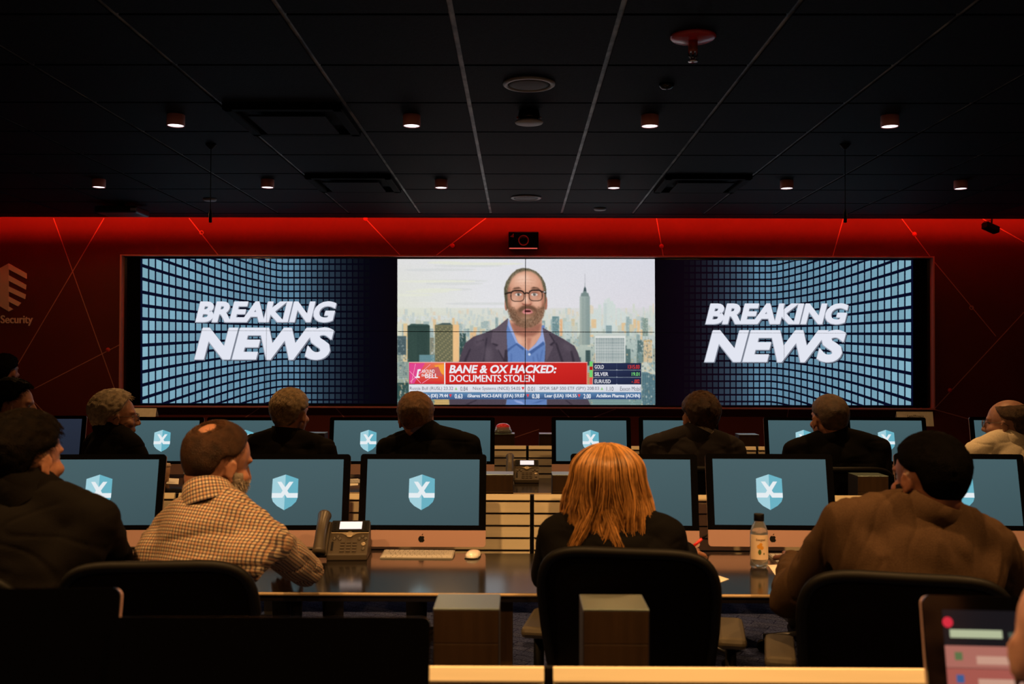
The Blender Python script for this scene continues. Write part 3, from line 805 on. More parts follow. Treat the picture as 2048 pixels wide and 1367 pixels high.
# nose and mouth
pr.poly([(1002, 320), (1032, 320), (1046, 376), (1058, 398), (1030, 406), (1000, 406), (980, 398), (994, 376)], (214, 158, 132), 3, .9); pr.poly(blob(1014, 368, 10, 26), (246, 206, 184), 4, .9); pr.poly([(1030, 330), (1040, 330), (1056, 390), (1044, 394)], (168, 108, 88), 3, .6)
pr.poly([(980, 394), (1004, 402), (1030, 405), (1058, 395), (1048, 409), (1016, 414), (990, 408)], (128, 68, 56), 1.6, .9)
pr.poly([(982, 462), (1000, 442), (1020, 437), (1048, 442), (1066, 464), (1040, 476), (1000, 476)], (206, 128, 126), 1.2); pr.poly(blob(1026, 455, 25, 8), (62, 18, 22), 1.0); pr.poly(blob(1022, 469, 24, 5), (226, 152, 148), 1.4)
for ex in (957, 1075):
    pr.poly(blob(ex, 331, 25, 11), (222, 210, 202), 1.0); pr.ell(ex + 1, 331, 11, 11, (86, 88, 82)); pr.ell(ex + 1, 331, 5, 5, (16, 14, 14)); pr.ell(ex + 4, 327, 2.6, 2.6, (244, 244, 244))
    pr.poly([(ex - 29, 328), (ex - 14, 316), (ex + 12, 315), (ex + 29, 327), (ex + 12, 321), (ex - 14, 322)], (112, 70, 56), .9)
pr.poly([(910, 294), (926, 281), (960, 276), (982, 289), (962, 288), (930, 291)], (92, 66, 52), 1.6); pr.poly([(1044, 286), (1070, 274), (1104, 281), (1120, 295), (1090, 287), (1064, 287)], (92, 66, 52), 1.6)
for gx, gy in ((950, 342), (1085, 338)):
    pts = blob(gx, gy, 49, 40, 3.2, 36); pr.line(pts + [pts[0]], 6, (56, 42, 36), .5); pr.line([p_ for p_ in pts if p_[1] < gy - 18], 11, (42, 32, 28), .5)
    pr.poly(blob(gx - 14, gy + 6, 18, 22, 3), (240, 210, 196), 5, .25)
pr.line([(1000, 326), (1016, 318), (1034, 322)], 10, (42, 32, 28), .5); pr.line([(856, 328), (880, 319), (902, 316)], 12, (42, 34, 30), .5); pr.line([(1134, 308), (1164, 322)], 11, (42, 34, 30), .5); pr.poly(blob(1150, 312, 8, 4), (220, 220, 224), 1)
pr.blur(.75)
rg = np.random.default_rng(2); pr.im += pr.smooth(rg.normal(0, 5, pr.im.shape[:2]), .8)[..., None]
centre = rel(cs.build('centre_screen', M['wallpic'], YS - .001), vw)
def sub(cv, name, parent):
    o = cv.mb.build(name, M['wallpic']); o.data.transform(Matrix.Translation(-vw.location)); o.parent = parent; return o
# ---- captions
cp = Canvas(YS - .0022, conv_c)
cp.rect(142, 838, 404, 996, [(226, 40, 120), (236, 130, 60), (214, 40, 44), (206, 26, 70)])
cp.rect(412, 838, 1468, 998, [(206, 44, 38), (204, 40, 36), (186, 30, 28), (204, 38, 34)]); cp.up()
cp.rect(142, 832, 1470, 838, (236, 170, 168)); cp.rect(404, 838, 412, 998, (236, 236, 240)); cp.rect(1464, 838, 1470, 998, (232, 120, 110)); cp.rect(412, 994, 1468, 999, (150, 16, 18))
cp.poly([(146, 846), (260, 840), (180, 992), (146, 992)], (222, 70, 140)); cp.poly([(330, 856), (402, 850), (402, 930), (360, 900)], (244, 160, 60)); cp.poly([(300, 880), (360, 866), (392, 940), (320, 930)], (200, 90, 90)); cp.up()
for aa, bb in (((150, 980), (300, 850)), ((146, 900), (230, 990)), ((190, 846), (160, 990)), ((240, 990), (330, 930))): cp.line([aa, bb], 3, (250, 170, 200))
cp.up()
cp.line([(186, 946), (222, 946), (200, 936)], 9, (240, 238, 244)); cp.poly([(196, 944), (206, 888), (226, 884), (230, 896), (216, 900), (208, 944)], (240, 238, 244))
cp.text('AROUND', 236, 888, 332, 914, (238, 236, 242), .01); cp.text('BELL', 262, 918, 356, 952, (238, 236, 242), .02); cp.text('the', 234, 918, 260, 940, (238, 236, 242), .01)
cp.text('BANE & OX HACKED:', 440, 854, 1240, 916, (236, 232, 238), .035, .2); cp.text('DOCUMENTS STOLEN', 444, 928, 1072, 980, (236, 232, 238), 0); cp.text('DOCUMENTS STOLEN', 447, 928, 1075, 980, (236, 232, 238), 0)
for k, (lab, val, cc, gg) in enumerate((('GOLD', '1315.03', (226, 62, 50), 0), ('SILVER', '19.01', (120, 214, 120), 0), ('EUR/USD', '- .002', (226, 62, 50), 0))):
    y = 840 + 54 * k
    cp.rect(1512, y, 1870, y + 52, [(44, 52, 86), (34, 42, 72), (28, 34, 60), (38, 46, 76)]); cp.up()
    cp.rect(1512, y + 50, 1870, y + 53, (120, 130, 150)); cp.rect(1687, y, 1690, y + 52, (60, 70, 100)); cp.rect(1685, y + 48, 1693, y + 54, (214, 220, 228))
    cp.text(lab, 1524, y + 14, 1524 + 17 * len(lab), y + 42, (228, 228, 236), .014)
    cp.text(val, 1858 - (86 if k == 0 else 58), y + 14, 1858, y + 42, cc, .018)
for y0_, y1_, c_ in ((828, 866, (112, 206, 112)), (866, 892, (176, 30, 30)), (892, 946, (112, 206, 112)), (946, 998, (226, 86, 78))): cp.rect(1486, y0_, 1508, y1_, c_)
cp.rect(142, 1000, 1870, 1056, [(228, 230, 238), (224, 226, 234), (214, 216, 226), (218, 220, 230)])
cp.rect(142, 1058, 1870, 1110, [(96, 138, 178), (88, 128, 170), (52, 78, 124), (60, 86, 130)]); cp.up()
def tick(items, y0_, y1_, col, up_c, bold):
    for body, xa_, xb_ in items:
        cp.text(body, xa_, y0_, xb_, y1_, col, min(bold, 0))
        if bold > 0: cp.text(body, xa_ + 2, y0_, xb_ + 2, y1_, col, 0)
tick([('Russia Bull (RUSL) 23.32', 148, 470), ('0.84', 524, 578), ('Nice Systems (NICE) 54.05', 618, 970), ('0.01', 1026, 1078), ('SPDR S&P 500 ETF (SPY) 208.03', 1114, 1556), ('1.10', 1612, 1664), ('Exxon Mobil', 1714, 1866)], 1016, 1047, (70, 76, 92), None, -.004)
tick([('Deere & Co (DE) 79.44', 148, 430), ('0.63', 482, 538), ('iShares MSCI-EAFE (EFA) 59.07', 578, 1000), ('0.38', 1058, 1112), ('Lear (LEA) 104.55', 1152, 1388), ('2.00', 1440, 1494), ('Achillion Pharma (ACHN)', 1536, 1860)], 1070, 1103, (232, 236, 244), None, .002)
for x, g in ((492, 1), (990, 0), (1578, 1)):
    cp.poly([(x - 10, 1040), (x, 1018), (x + 10, 1040)] if g else [(x - 11, 1018), (x + 11, 1018), (x, 1042)], (150, 200, 130) if g else (220, 50, 56))
for x in (450, 1026, 1408): cp.poly([(x - 11, 1072), (x + 11, 1072), (x, 1096)], (228, 60, 66))
sub(cp, 'caption_graphics', centre)
# seams between the display panels
sm = MB()
def seam(xa, ya, xb, yb, w, off=.0105):
    A, B = P(xa, ya, YS - off), P(xb, yb, YS - off); h = w / 2
    if abs(xa - xb) > abs(ya - yb): sm.box(A.x, B.x, A.y, A.y + .001, A.z - h, A.z + h)
    else: sm.box(A.x - h, A.x + h, A.y, A.y + .001, B.z, A.z)
seam(1051, 517, 1051, 809, .0065); seam(796, 662.5, 1309, 662.5, .006)
rel(sm.build('panel_seams', M['bezel']), vw)
sm = MB()
seam(534, 516, 534, 807, .0022, .0045); seam(281, 660.5, 795, 660.5, .0022, .0045); seam(1568, 519, 1568, 811, .0022, .0045); seam(1310, 665, 1826, 665, .0022, .0045)
rel(sm.build('fine_seams', M['bezel']), vw)

# ------------------------------------------------------------------ desk rows
ROW = [-2.40, 0.0, 2.38]
SLAT_Y = 4.30
MODX = [-4.5, -3.02, -1.50, .059, 1.62, 3.14, 4.6]
SLAT_TOP = .912
row_txt = ['nearest row at the bottom edge', 'middle row of desks', 'far row of desks by the video wall']
def slat_panel(x0, x1, y, label, zbot=.56):
    t = thing('slat_panel', label, 'slat panel', ((x0 + x1) / 2, y, zbot), group='pale horizontal slat panels behind the desks')
    w = (x1 - x0) / 2 - .009
    MB().box(-w, w, .012, .026, 0, SLAT_TOP - zbot - .004).build('backing', M['slat_gap'], t)
    m = MB(); z = SLAT_TOP - zbot; first = True
    while z > .045:
        h = .024 if first else .045
        pf = [(.0095, z), (.002, z), (-.010, z - h + .003), (-.010, z - h), (.0118, z - h), (.0118, z)]
        q = [(-w, a, b) for a, b in pf] + [(w, a, b) for a, b in pf]
        m.add(q, [list(range(6)), list(range(6, 12))[::-1]] + [[i, (i + 1) % 6, (i + 1) % 6 + 6, i + 6] for i in range(6)]); z -= h + .0085; first = False
    m.build('slats', M['slat'], t)
    m = MB(); m.box(w, w + .018, .014, .03, 0, SLAT_TOP - zbot - .004); m.build('end_post', M['black'], t)
    return t
mods_for = {0: [(2, 3), (3, 4)], 1: [(1, 2), (2, 3), (3, 4), (4, 5)], 2: [(1, 2), (2, 3), (3, 4), (4, 5), (5, 6)]}
where = {(0, 2): 'left of the seam at bottom of the view', (0, 3): 'right of the seam at bottom of the view',
         (1, 1): 'behind the desk of the plaid-shirted man', (1, 2): 'between desk phone and the seam of the middle row', (1, 3): 'behind the red-haired woman', (1, 4): 'behind the tan-jacketed man',
         (2, 1): 'behind the grey-haired man in glasses', (2, 2): 'left of the far desk phone', (2, 3): 'right of the far desk phone', (2, 4): 'between the two far right monitors', (2, 5): 'beside the bald man in a white shirt'}
for r in (0, 1, 2):
    for i0, i1 in mods_for[r]:
        xa, xb = MODX[i0], MODX[i1]
        if r == 0 and i1 == 4: xb = 1.62
        slat_panel(xa, xb, SLAT_Y + ROW[r], f'pale wood slat panel {where[(r, i0)]}')
# pylons: wood boxes with pale tops
def pylon(x, y, label, h=.975, w=.139, d=.13):
    t = thing('desk_pylon', label, 'pylon', (x, y, 0), group='wood boxes with pale tops between the desks')
    MB().box(-w / 2, w / 2, 0, d, 0, h - .075, bev=.002).build('body', M['wood'], t)
    MB().box(-w / 2, w / 2, 0, d, h - .0745, h - .004, bev=.002).build('upper_band', M['wood'], t)
    MB().box(-w / 2 - .001, w / 2 + .001, -.001, d + .001, h - .004, h, bev=.001).build('top_plate', M['pylon_top'], t)
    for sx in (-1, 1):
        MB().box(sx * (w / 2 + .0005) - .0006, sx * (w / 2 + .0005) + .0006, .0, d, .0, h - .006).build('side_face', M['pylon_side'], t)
    return t
for r, xs_ in ((0, [-.111, .209]), (1, [-.095, .225, -1.47, 1.62]), (2, [-.10, .215, -1.44, 1.62, 2.93])):
    for x in xs_:
        side = 'left' if x < .06 else 'right'
        near = {0: 'in the nearest row, ' + side + ' of the slat seam', 1: 'behind the middle desks, ' + side + ' of the far phone', 2: 'of the far row, ' + side + ' of the dark gap'}[r]
        if (r, x) == (2, -.10): near = 'of the far row, under the red push button'
        if x == -1.47: near = 'behind the plaid-shirted man, left of his head'
        if (r, x) == (1, 1.62): near = 'behind the tan-jacketed man, left of his head'
        if x == -1.44: near = 'of the far row, right of the slick-haired man'
        if (r, x) == (2, 1.62): near = 'of the far row, right of the man in grey jacket'
        if x == 2.93: near = 'of the far row, under the white name card'
        pylon(x, SLAT_Y + ROW[r] + .20 + (.03 if r == 2 else 0), f'wood box with pale top {near}')
# worktops
def worktop(y0, y1, x0, x1, label):
    t = thing('worktop', label, 'desk', ((x0 + x1) / 2, (y0 + y1) / 2, .74))
    w, d = (x1 - x0) / 2, (y1 - y0) / 2
    MB().box(-w, w, -d + .005, d, -.03, 0, bev=.002).build('top', M['desk'], t)
    m = MB(); m.tube([(-w, -d + .0055, -.0062), (w, -d + .0055, -.0062)], .006, 12); m.build('front_edge', M['desk_edge_lit'], t)
    for x in (-2.9, -1.45, 1.58, 3.1):
        lx = x - (x0 + x1) / 2
        if abs(lx) > w: continue
        m = MB(); m.box(lx - .03, lx + .03, -d + .12, -d + .18, -.74 + .03, -.03); m.box(lx - .03, lx + .03, d - .1, d - .04, -.74 + .03, -.03); m.box(lx - .035, lx + .035, -d + .05, d - .02, -.74, -.74 + .03)
        m.box(lx - .02, lx + .02, -d + .15, d - .05, -.07, -.03)
        m.build('leg', M['alu_dark'], t)
    return t
worktop(3.215, 3.875, -3.0, 3.2, 'long glossy black desk of the middle row with desk phone and keyboards')
worktop(5.60, 6.30, -4.4, 4.5, 'long glossy black desk of the far row below the video wall')

# ------------------------------------------------------------------ desktop computers
IW, IH = .515, .372
def rounded(w0, w1, h0, h1, r, n=5, corners=(1, 1, 1, 1)):
    pts = []
    for (cx, cy, a0, on) in ((w1 - r, h1 - r, 0, corners[0]), (w0 + r, h1 - r, 90, corners[1]), (w0 + r, h0 + r, 180, corners[2]), (w1 - r, h0 + r, 270, corners[3])):
        if not on:
            pts.append((w1 if a0 in (0, 270) else w0, h1 if a0 in (0, 90) else h0)); continue
        for k in range(n + 1):
            a = math.radians(a0 + 90 * k / n); pts.append((cx + r * math.cos(a), cy + r * math.sin(a)))
    return pts
def shield_faces(mb, cx, cz, s, y):
    """shield mark: two-tone shield with a white footed X; s = height"""
    k = s / 339.0
    def q(x, z): return (cx + (x - 1276) * k, y, cz - (z - 427) * k)
    lt, rt, wh = lin((160, 206, 218)), lin((104, 176, 194)), lin((228, 236, 240))
    left = [(1276, 258), (1152, 300), (1150, 478), (1165, 520), (1205, 560), (1276, 600)]
    right = [(1276, 258), (1276, 600), (1347, 560), (1387, 520), (1402, 478), (1400, 300)]
    mb.add([q(*p_) for p_ in left], [list(range(6))], lt); mb.add([q(*p_) for p_ in right], [list(range(6))], rt)
    def q2(x, z): v = q(x, z); return (v[0], v[1] - .0003, v[2])
    A = [(1198, 328), (1238, 328), (1276, 380), (1314, 437), (1401, 437), (1400, 482), (1298, 482), (1262, 428)]
    B = [(1354, 328), (1314, 328), (1262, 400), (1238, 437), (1151, 437), (1152, 482), (1254, 482), (1292, 424)]
    mb.add([q2(*p_) for p_ in A][::-1], [list(range(8))], wh)
    def q3(x, z): v = q(x, z); return (v[0], v[1] - .0005, v[2])
    mb.add([q3(*p_) for p_ in B], [list(range(8))], wh)
SCR = (62, 86, 92)
def apple_mark(m, cx, cz, s):
    pts = []
    for k in range(48):
        a = 2 * math.pi * k / 48
        x, z = .44 * math.cos(a), .46 * math.sin(a)
        if z > .2: z -= .09 * math.exp(-(x / .13) ** 2)
        if z < -.2: z += .06 * math.exp(-(x / .1) ** 2)
        x *= 1 - .12 * max(0, -z)
        d = math.hypot(x - .52, z - .06)
        if d < .22:
            x = .52 + (x - .52) / d * .22; z = .06 + (z - .06) / d * .22
            x = min(x, .44)
        pts.append((cx + x * s, cz + (z - .08) * s))
    m.prism(pts, -.0005, 0)
    lf = [(0, .42), (.04, .55), (.14, .64), (.2, .66), (.18, .54), (.1, .45)]
    m.prism([(cx + a_ * s, cz + (b_ - .02) * s) for a_, b_ in lf], -.0005, 0)
def computer(label, loc, yaw=0, tilt=12.5, mode='shield', screen_col=SCR, dim=1.0, group='shield-screen computers on the desks'):
    t = thing('desktop_computer', label, 'computer', loc, 0, group)
    t.rotation_euler = (-math.radians(tilt), 0, math.radians(yaw))
    w = IW / 2
    ch = .066; r = .013
    m = MB(); m.prism(rounded(-w, w, ch, IH, r, corners=(1, 1, 0, 0)), -.006, .0)
    gl = m.build('front_glass', M['bezel'], t)
    m = MB(); m.prism(rounded(-w, w, 0, ch - .0005, r, corners=(0, 0, 1, 1)), -.006, .0)
    chin = m.build('chin', M['alu'], t)
    m = MB(); apple_mark(m, 0, ch * .5, .030)
    lg = m.build('logo', M['black'], chin); lg.location = (0, -.0061, 0)
    # bulged aluminium back
    m = MB(); n = 10; prof = rounded(-w, w, 0, IH, r); L = len(prof); vs = []; fs = []
    for k in range(n + 1):
        f = k / n; sc = (1 - f ** 2.2 * .75); yb = .0005 + .006 + .034 * math.sin(f * math.pi / 2) ** 1.0 if k else .0005
        vs += [(x * sc, yb, IH / 2 + (z - IH / 2) * sc) for x, z in prof]
    for k in range(n):
        fs += [[k * L + i, k * L + (i + 1) % L, (k + 1) * L + (i + 1) % L, (k + 1) * L + i] for i in range(L)]
    fs += [list(range(n * L, n * L + L)), list(range(L))[::-1]]
    m.add(vs, fs, smooth=False); m.build('back_shell', M['alu'], t)
    m = MB(); m.box(-.03, .03, .04, .31, IH * .45, IH * .45 + .08, bev=.004); m.build('wall_arm', M['alu_dark'], t)
    if mode != 'off':
        m = MB(); c = tuple(v * dim for v in lin(screen_col))
        x0, x1, z0, z1 = -.229, .229, .0855, .3505
        c2 = tuple(v * 1.18 for v in c)
        m.add([(x0, -.0063, z0), (x1, -.0063, z0), (x1, -.0063, z1), (x0, -.0063, z1)], [[0, 1, 2, 3]], [c, tuple(v * .92 for v in c), c2, c2])
        if mode == 'shield': shield_faces(m, -.004, .218, .142, -.0066)
        m.build('screen', M['display'], t)
    return t
def mon_loc(px, row, py_chin=1093, Y=3.945):
    q = P(px, py_chin, Y); return (q.x, Y + ROW[row], q.z)
row1 = [(190, 'shield-screen computer in front of the dark-suited man, leftmost of the middle row', 3), (567, 'shield-screen computer in front of the plaid-shirted man', 2),
        (843, 'shield-screen computer with keyboard and mouse before it, right of the desk phone', 0), (1270, 'shield-screen computer half hidden by the red-haired woman', -2),
        (1546, 'shield-screen computer behind the drink bottle', -1), (1932, 'shield-screen computer to the right of tan-jacketed man', -3)]
base = None
def place_comp(label, loc, yaw, **kw):
    return computer(label, loc, yaw, **kw)
proto_c = None
for px, lab, yaw in row1:
    loc = mon_loc(px, 1)
    if proto_c is None: proto_c = computer(lab, loc, yaw)
    else:
        o = dup(proto_c, loc, math.radians(yaw), lab)
row2 = [(325, 'shield-screen computer right of the grey-haired man in glasses', 3), (491, 'shield-screen computer left of the slick-haired man', 2), (738, 'shield-screen computer left of the brown-haired man by the centre screen', 2),
        (910, 'shield-screen computer behind shoulder of the brown-haired man, beside the red button', 0), (1183, 'shield-screen computer above the red-haired woman, right of the far phone', 0), (1358, 'shield-screen computer behind the man in grey jacket', -2),
        (1610, 'shield-screen computer left of the close-cropped man in black jacket', -2), (1775, 'shield-screen computer under the white name card', -2), (2025, 'shield-screen computer in front of the bald man in white shirt', -3)]
for px, lab, yaw in row2:
    q = P(px, 835, 6.36); z = q.z - IH * math.cos(math.radians(12.5))
    dup(proto_c, (q.x, 6.33, z), math.radians(yaw), lab)
q = P(88, 832, 6.36)
computer('dim violet-grey computer screen at far left behind the dark-suited man', (q.x, 6.33, q.z - .363), 5, mode='plain', screen_col=(34, 40, 54), group='other computers on the desks')
# the nearest row: two dark backs towards the bottom left, one with a lit list at the bottom right
def near_comp(px_edge, side, py_top, Y, label, yaw=0, **kw):
    q = P(px_edge, py_top, Y); z = q.z - IH * math.cos(math.radians(12.5))
    x = q.x - side * IW / 2 * math.cos(math.radians(yaw))
    return computer(label, (x, Y - .075, z), yaw, group='computers of the nearest row', **kw)
near_comp(240, 1, 1180, 1.62, 'switched-off black computer at the bottom left corner', 3, mode='off')
near_comp(862, 1, 1236, 1.60, 'switched-off black computer at the bottom, left of the wood boxes', 1, mode='off')
lap = near_comp(1846, -1, 1196, 1.52, 'computer with a pink message list on its screen at bottom right', -4, mode='plain', screen_col=(18, 18, 22))
m = MB()
def bar(u0, v0, u1, v1, col, y=-.0070):
    x0, x1, z0, z1 = -.229, .229, .0855, .3505
    X = lambda u: x0 + u * (x1 - x0); Z = lambda v: z1 - v * (z1 - z0)
    m.add([(X(u0), y, Z(v1)), (X(u1), y, Z(v1)), (X(u1), y, Z(v0)), (X(u0), y, Z(v0))], [[0, 1, 2, 3]], lin(col))
for k in range(8):
    v = .20 + k * .125
    bar(.0, v, 1, v + .122, (168, 104, 92) if k % 2 == 0 else (162, 86, 76), -.0068)
    bar(.10, v + .055, .44, v + .10, (196, 150, 130)); bar(.26 + .02 * (k % 3), v + .03, .62, v + .052, (206, 164, 142))
    bar(.03, v + .035, .055, v + .08, (60, 90, 140) if k % 2 else (90, 110, 70))
bar(.02, .11, .19, .155, (176, 184, 150)); bar(.21, .12, .30, .15, (70, 80, 70)); bar(0, .0, 1, .09, (20, 19, 24), -.0067)
for k in range(14):
    a = 2 * math.pi * k / 14
m.lathe([(.0, .0003), (.008, 0)], 14, Matrix.Translation((-.222, -.0072, .332)) @ Matrix.Rotation(math.pi / 2, 4, 'X'), col=lin((206, 40, 60)), smooth=False)
m.build('message_list', M['display'], lap)
# ------------------------------------------------------------------ things on the desks
DZ = .74
def on_desk(px, py, z=DZ):
    q = P(px, py, 1.0); k = (z - CAM_H) / (q.z - CAM_H)
    return CAM_P + (q - CAM_P) * k
def desk_phone(label, loc, rz=0, s=1.0):
    t = thing('desk_phone', label, 'phone', loc, rz, 'charcoal desk phones')
    t.scale = (s, s, s)
    T = Matrix.Rotation(math.radians(38), 4, 'X')           # the face slopes up and back
    m = MB()
    # wedge body
    w0, w1 = -.055, .098
    side = [(-.095, 0), (.075, 0), (.075, .02), (.052, .122), (.040, .126), (-.095, .022)]
    vs = [Vector((w0, y, z)) for y, z in side] + [Vector((w1, y, z)) for y, z in side]
    n = len(side)
    m.add(vs, [list(range(n)), list(range(n, 2 * n))[::-1]] + [[i, i + n, (i + 1) % n + n, (i + 1) % n] for i in range(n)])
    body = m.build('body', M['phone'], t)
    bv = body.modifiers.new('b', 'BEVEL'); bv.width = .004; bv.segments = 2
    A, B = Vector((0, -.095, .022)), Vector((0, .040, .126)); up = (B - A).normalized(); nrm = Vector((0, -up.z, up.y)); Lf = (B - A).length
    def face(x, v, off=0.0): return Vector((x, 0, 0)) + A + up * (v * Lf) + nrm * off
    def plate(mb, x0, x1, v0, v1, off0, off1):
        q = [face(x0, v0, off0), face(x1, v0, off0), face(x1, v1, off0), face(x0, v1, off0)]
        q2 = [face(x0, v0, off1), face(x1, v0, off1), face(x1, v1, off1), face(x0, v1, off1)]
        mb.add(q + q2, [[4, 5, 6, 7], [0, 1, 5, 4], [1, 2, 6, 5], [2, 3, 7, 6], [3, 0, 4, 7], [3, 2, 1, 0]])
    m = MB(); plate(m, -.048, .096, .66, .97, .001, .010); m.build('display_bezel', M['phone_dark'], t)
    m = MB(); plate(m, -.018, .068, .71, .93, .010, .0108)
    o = m.build('display', None, t); o.data.materials.append(mat('phone_lcd', (.5, .5, .55), .3, emit=(.62, .64, .74), strength=1.0))
    for x in (-.036, .083):
        for k in range(4):
            m = MB(); plate(m, x - .005, x + .005, .71 + k * .06, .74 + k * .06, .010, .0115); m.build('side_key', M['phone_dark'], t)
    m = MB()                                                  # silver band that dips around the navigation key
    pts_t = [(-.048, .645), (.096, .645)]; low = []
    for k in range(21):
        x = .096 - .144 * k / 20; low.append((x, .615 - .105 * math.exp(-((x - .024) / .020) ** 2)))
    poly = pts_t + low; nn = len(poly)
    vs = [face(x, v, .001) for x, v in poly] + [face(x, v, .004) for x, v in poly]
    m.add(vs, [list(range(nn)), list(range(nn, 2 * nn))[::-1]] + [[i, (i + 1) % nn, (i + 1) % nn + nn, i + nn] for i in range(nn)])
    m.build('silver_band', M['phone_silver'], t)
    def disc(x, v, r, off0, off1, name, mt):
        zax = nrm; xax = Vector((1, 0, 0)); yax = zax.cross(xax)
        Mx = Matrix((xax, yax, zax)).transposed().to_4x4(); Mx.translation = face(x, v, off0)
        MB().lathe([(r, 0), (r, off1 - off0 - .001), (r - .0015, off1 - off0), (0, off1 - off0)], 20, Mx).build(name, mt, t)
    disc(.024, .575, .0145, .002, .007, 'navigation_key', M['phone_silver'])
    for r_ in range(4):
        for c_ in range(3):
            m = MB(); x = .001 + c_ * .023; v = .075 + r_ * .085; plate(m, x - .008, x + .008, v, v + .052, .0, .004); m.build('number_key', M['phone'], t)
    for x, v in ((-.034, .46), (-.022, .52), (-.012, .455), (.062, .46), (.074, .52), (.086, .455)):
        disc(x, v, .0068, 0, .004, 'soft_key', M['phone'])
    disc(.080, .30, .0085, 0, .004, 'speaker_key', M['phone_silver']); disc(.080, .16, .007, 0, .004, 'mute_key', M['phone'])
    m = MB(); plate(m, -.042, -.034, .12, .36, 0, .004); m.build('volume_key', M['phone_dark'], t)
    # handset on the left
    m = MB(); pts = []; rad = []
    for k in range(17):
        f = k / 16; p_ = face(-.082, -.02 + 1.12 * f, .014 + .020 * math.sin(math.pi * f)); pts.append(p_)
        rad.append(.021 + .006 * (abs(2 * f - 1) ** 3))
    m.tube(pts, rad, 16); hs = m.build('handset', M['phone'], t)
    m = MB(); plate(m, -.108, -.056, -.01, 1.0, -.014, -.001); m.build('cradle', M['phone'], t)
    m = MB(); m.tube([face(-.082, -.03, .0), (-.10, -.09, .012), (-.115, -.05, .006), (-.112, .04, .005), (-.10, .09, .01)], .004, 8); m.build('cord', M['black'], t)
    m = MB(); m.box(-.04, .09, .05, .10, 0, .06, bev=.004); m.build('foot_stand', M['black'], t)
    return t
q = on_desk(685, 1121)
ph = desk_phone('large charcoal desk phone with lit display beside the plaid-shirted man', (q.x - .012, q.y + .10, DZ), math.radians(3))
q = on_desk(1050, 966)
dup(ph, (q.x - .012, q.y + .10, DZ), 0, 'smaller-looking desk phone on far desk below centre of video wall')

def keyboard(label, loc, rz):
    t = thing('keyboard', label, 'keyboard', loc, rz, 'white computer keyboards')
    m = MB(); w, d = .1395, .0575
    vs = [(-w, -d, 0), (w, -d, 0), (w, d, 0), (-w, d, 0), (-w, -d, .004), (w, -d, .004), (w, d, .012), (-w, d, .012)]
    m.add(vs, [[3, 2, 1, 0], [4, 5, 6, 7], [0, 1, 5, 4], [1, 2, 6, 5], [2, 3, 7, 6], [3, 0, 4, 7]]); m.build('base', M['white'], t)
    rows = [(14, None), (14, None), (14, None), (13, None), (12, None)]
    kd = 2 * d / 6.2
    def zt(y): return .004 + .008 * (y + d) / (2 * d)
    for r_ in range(6):
        y0 = d - .004 - (r_ + 1) * kd; y1 = y0 + kd - .003
        if r_ == 5: ks = [1, 1, 1, 1.25, 5, 1.25, 1, 1, 1, 1]
        elif r_ == 0: ks = [1] * 14
        elif r_ == 4: ks = [2.2] + [1] * 10 + [2.3]
        elif r_ == 3: ks = [1.75] + [1] * 11 + [1.75]
        else: ks = ([1.5] + [1] * 13) if r_ == 2 else ([1] * 13 + [1.5])
        tot = sum(ks); x = -w + .004; u = (2 * w - .008) / tot
        for kk in ks:
            m = MB(); xa, xb = x + .0012, x + kk * u - .0012
            vs = [(xa, y0, zt(y0)), (xb, y0, zt(y0)), (xb, y1, zt(y1)), (xa, y1, zt(y1))]
            vs = [(a_, b_, c_ - .0005) for a_, b_, c_ in vs] + [(a_, b_, c_ + .0022) for a_, b_, c_ in vs]
            m.add(vs, [[3, 2, 1, 0], [4, 5, 6, 7], [0, 1, 5, 4], [1, 2, 6, 5], [2, 3, 7, 6], [3, 0, 4, 7]]); m.build('key', M['key'], t)
            x += kk * u
    return t
q = on_desk(836, 1111)
kb = keyboard('white keyboard on desk before the computer right of the phone', (q.x, q.y, DZ), math.radians(-1))
q = on_desk(1590, 1118)
dup(kb, (q.x + .05, q.y, DZ), math.radians(3), 'white keyboard behind the drink bottle, partly hidden by tan-jacketed man')
q = on_desk(700, 964)
dup(kb, (q.x - .02, q.y, DZ), 0, 'white keyboard glimpsed on far desk between two middle-row computers')
def mouse(label, loc, rz=0):
    t = thing('computer_mouse', label, 'mouse', loc, rz, 'white computer mice')
    m = MB(); n = 20; vs = []; fs = []; prof = [(1.0, .002), (1.02, .007), (.94, .013), (.78, .018), (.5, .0212), (.2, .022)]
    for r_, z in prof:
        for k in range(n):
            a = 2 * math.pi * k / n; c, s_ = math.cos(a), math.sin(a)
            x = .0285 * r_ * math.copysign(abs(c) ** .75, c); y = .0565 * r_ * math.copysign(abs(s_) ** .8, s_)
            vs.append((x, y, z))
    for i in range(len(prof) - 1):
        for k in range(n): fs.append([i * n + k, i * n + (k + 1) % n, (i + 1) * n + (k + 1) % n, (i + 1) * n + k])
    fs += [list(range(n))[::-1], [(len(prof) - 1) * n + k for k in range(n)]]
    m.add(vs, fs, smooth=True); m.build('shell', mat('mouse_white', (.8, .78, .74), .12, coat=.5), t)
    MB().box(-.026, .026, -.05, .05, 0, .004, bev=.001).build('base', M['alu_dark'], t)
    return t
q = on_desk(946, 1113)
ms = mouse('white mouse on the glossy desk right of the keyboard', (q.x, q.y + .01, DZ), math.radians(-6))
q = on_desk(250, 1108)
dup(ms, (q.x, q.y, DZ), .4, 'white mouse between dark-suited man and the plaid-shirted man')

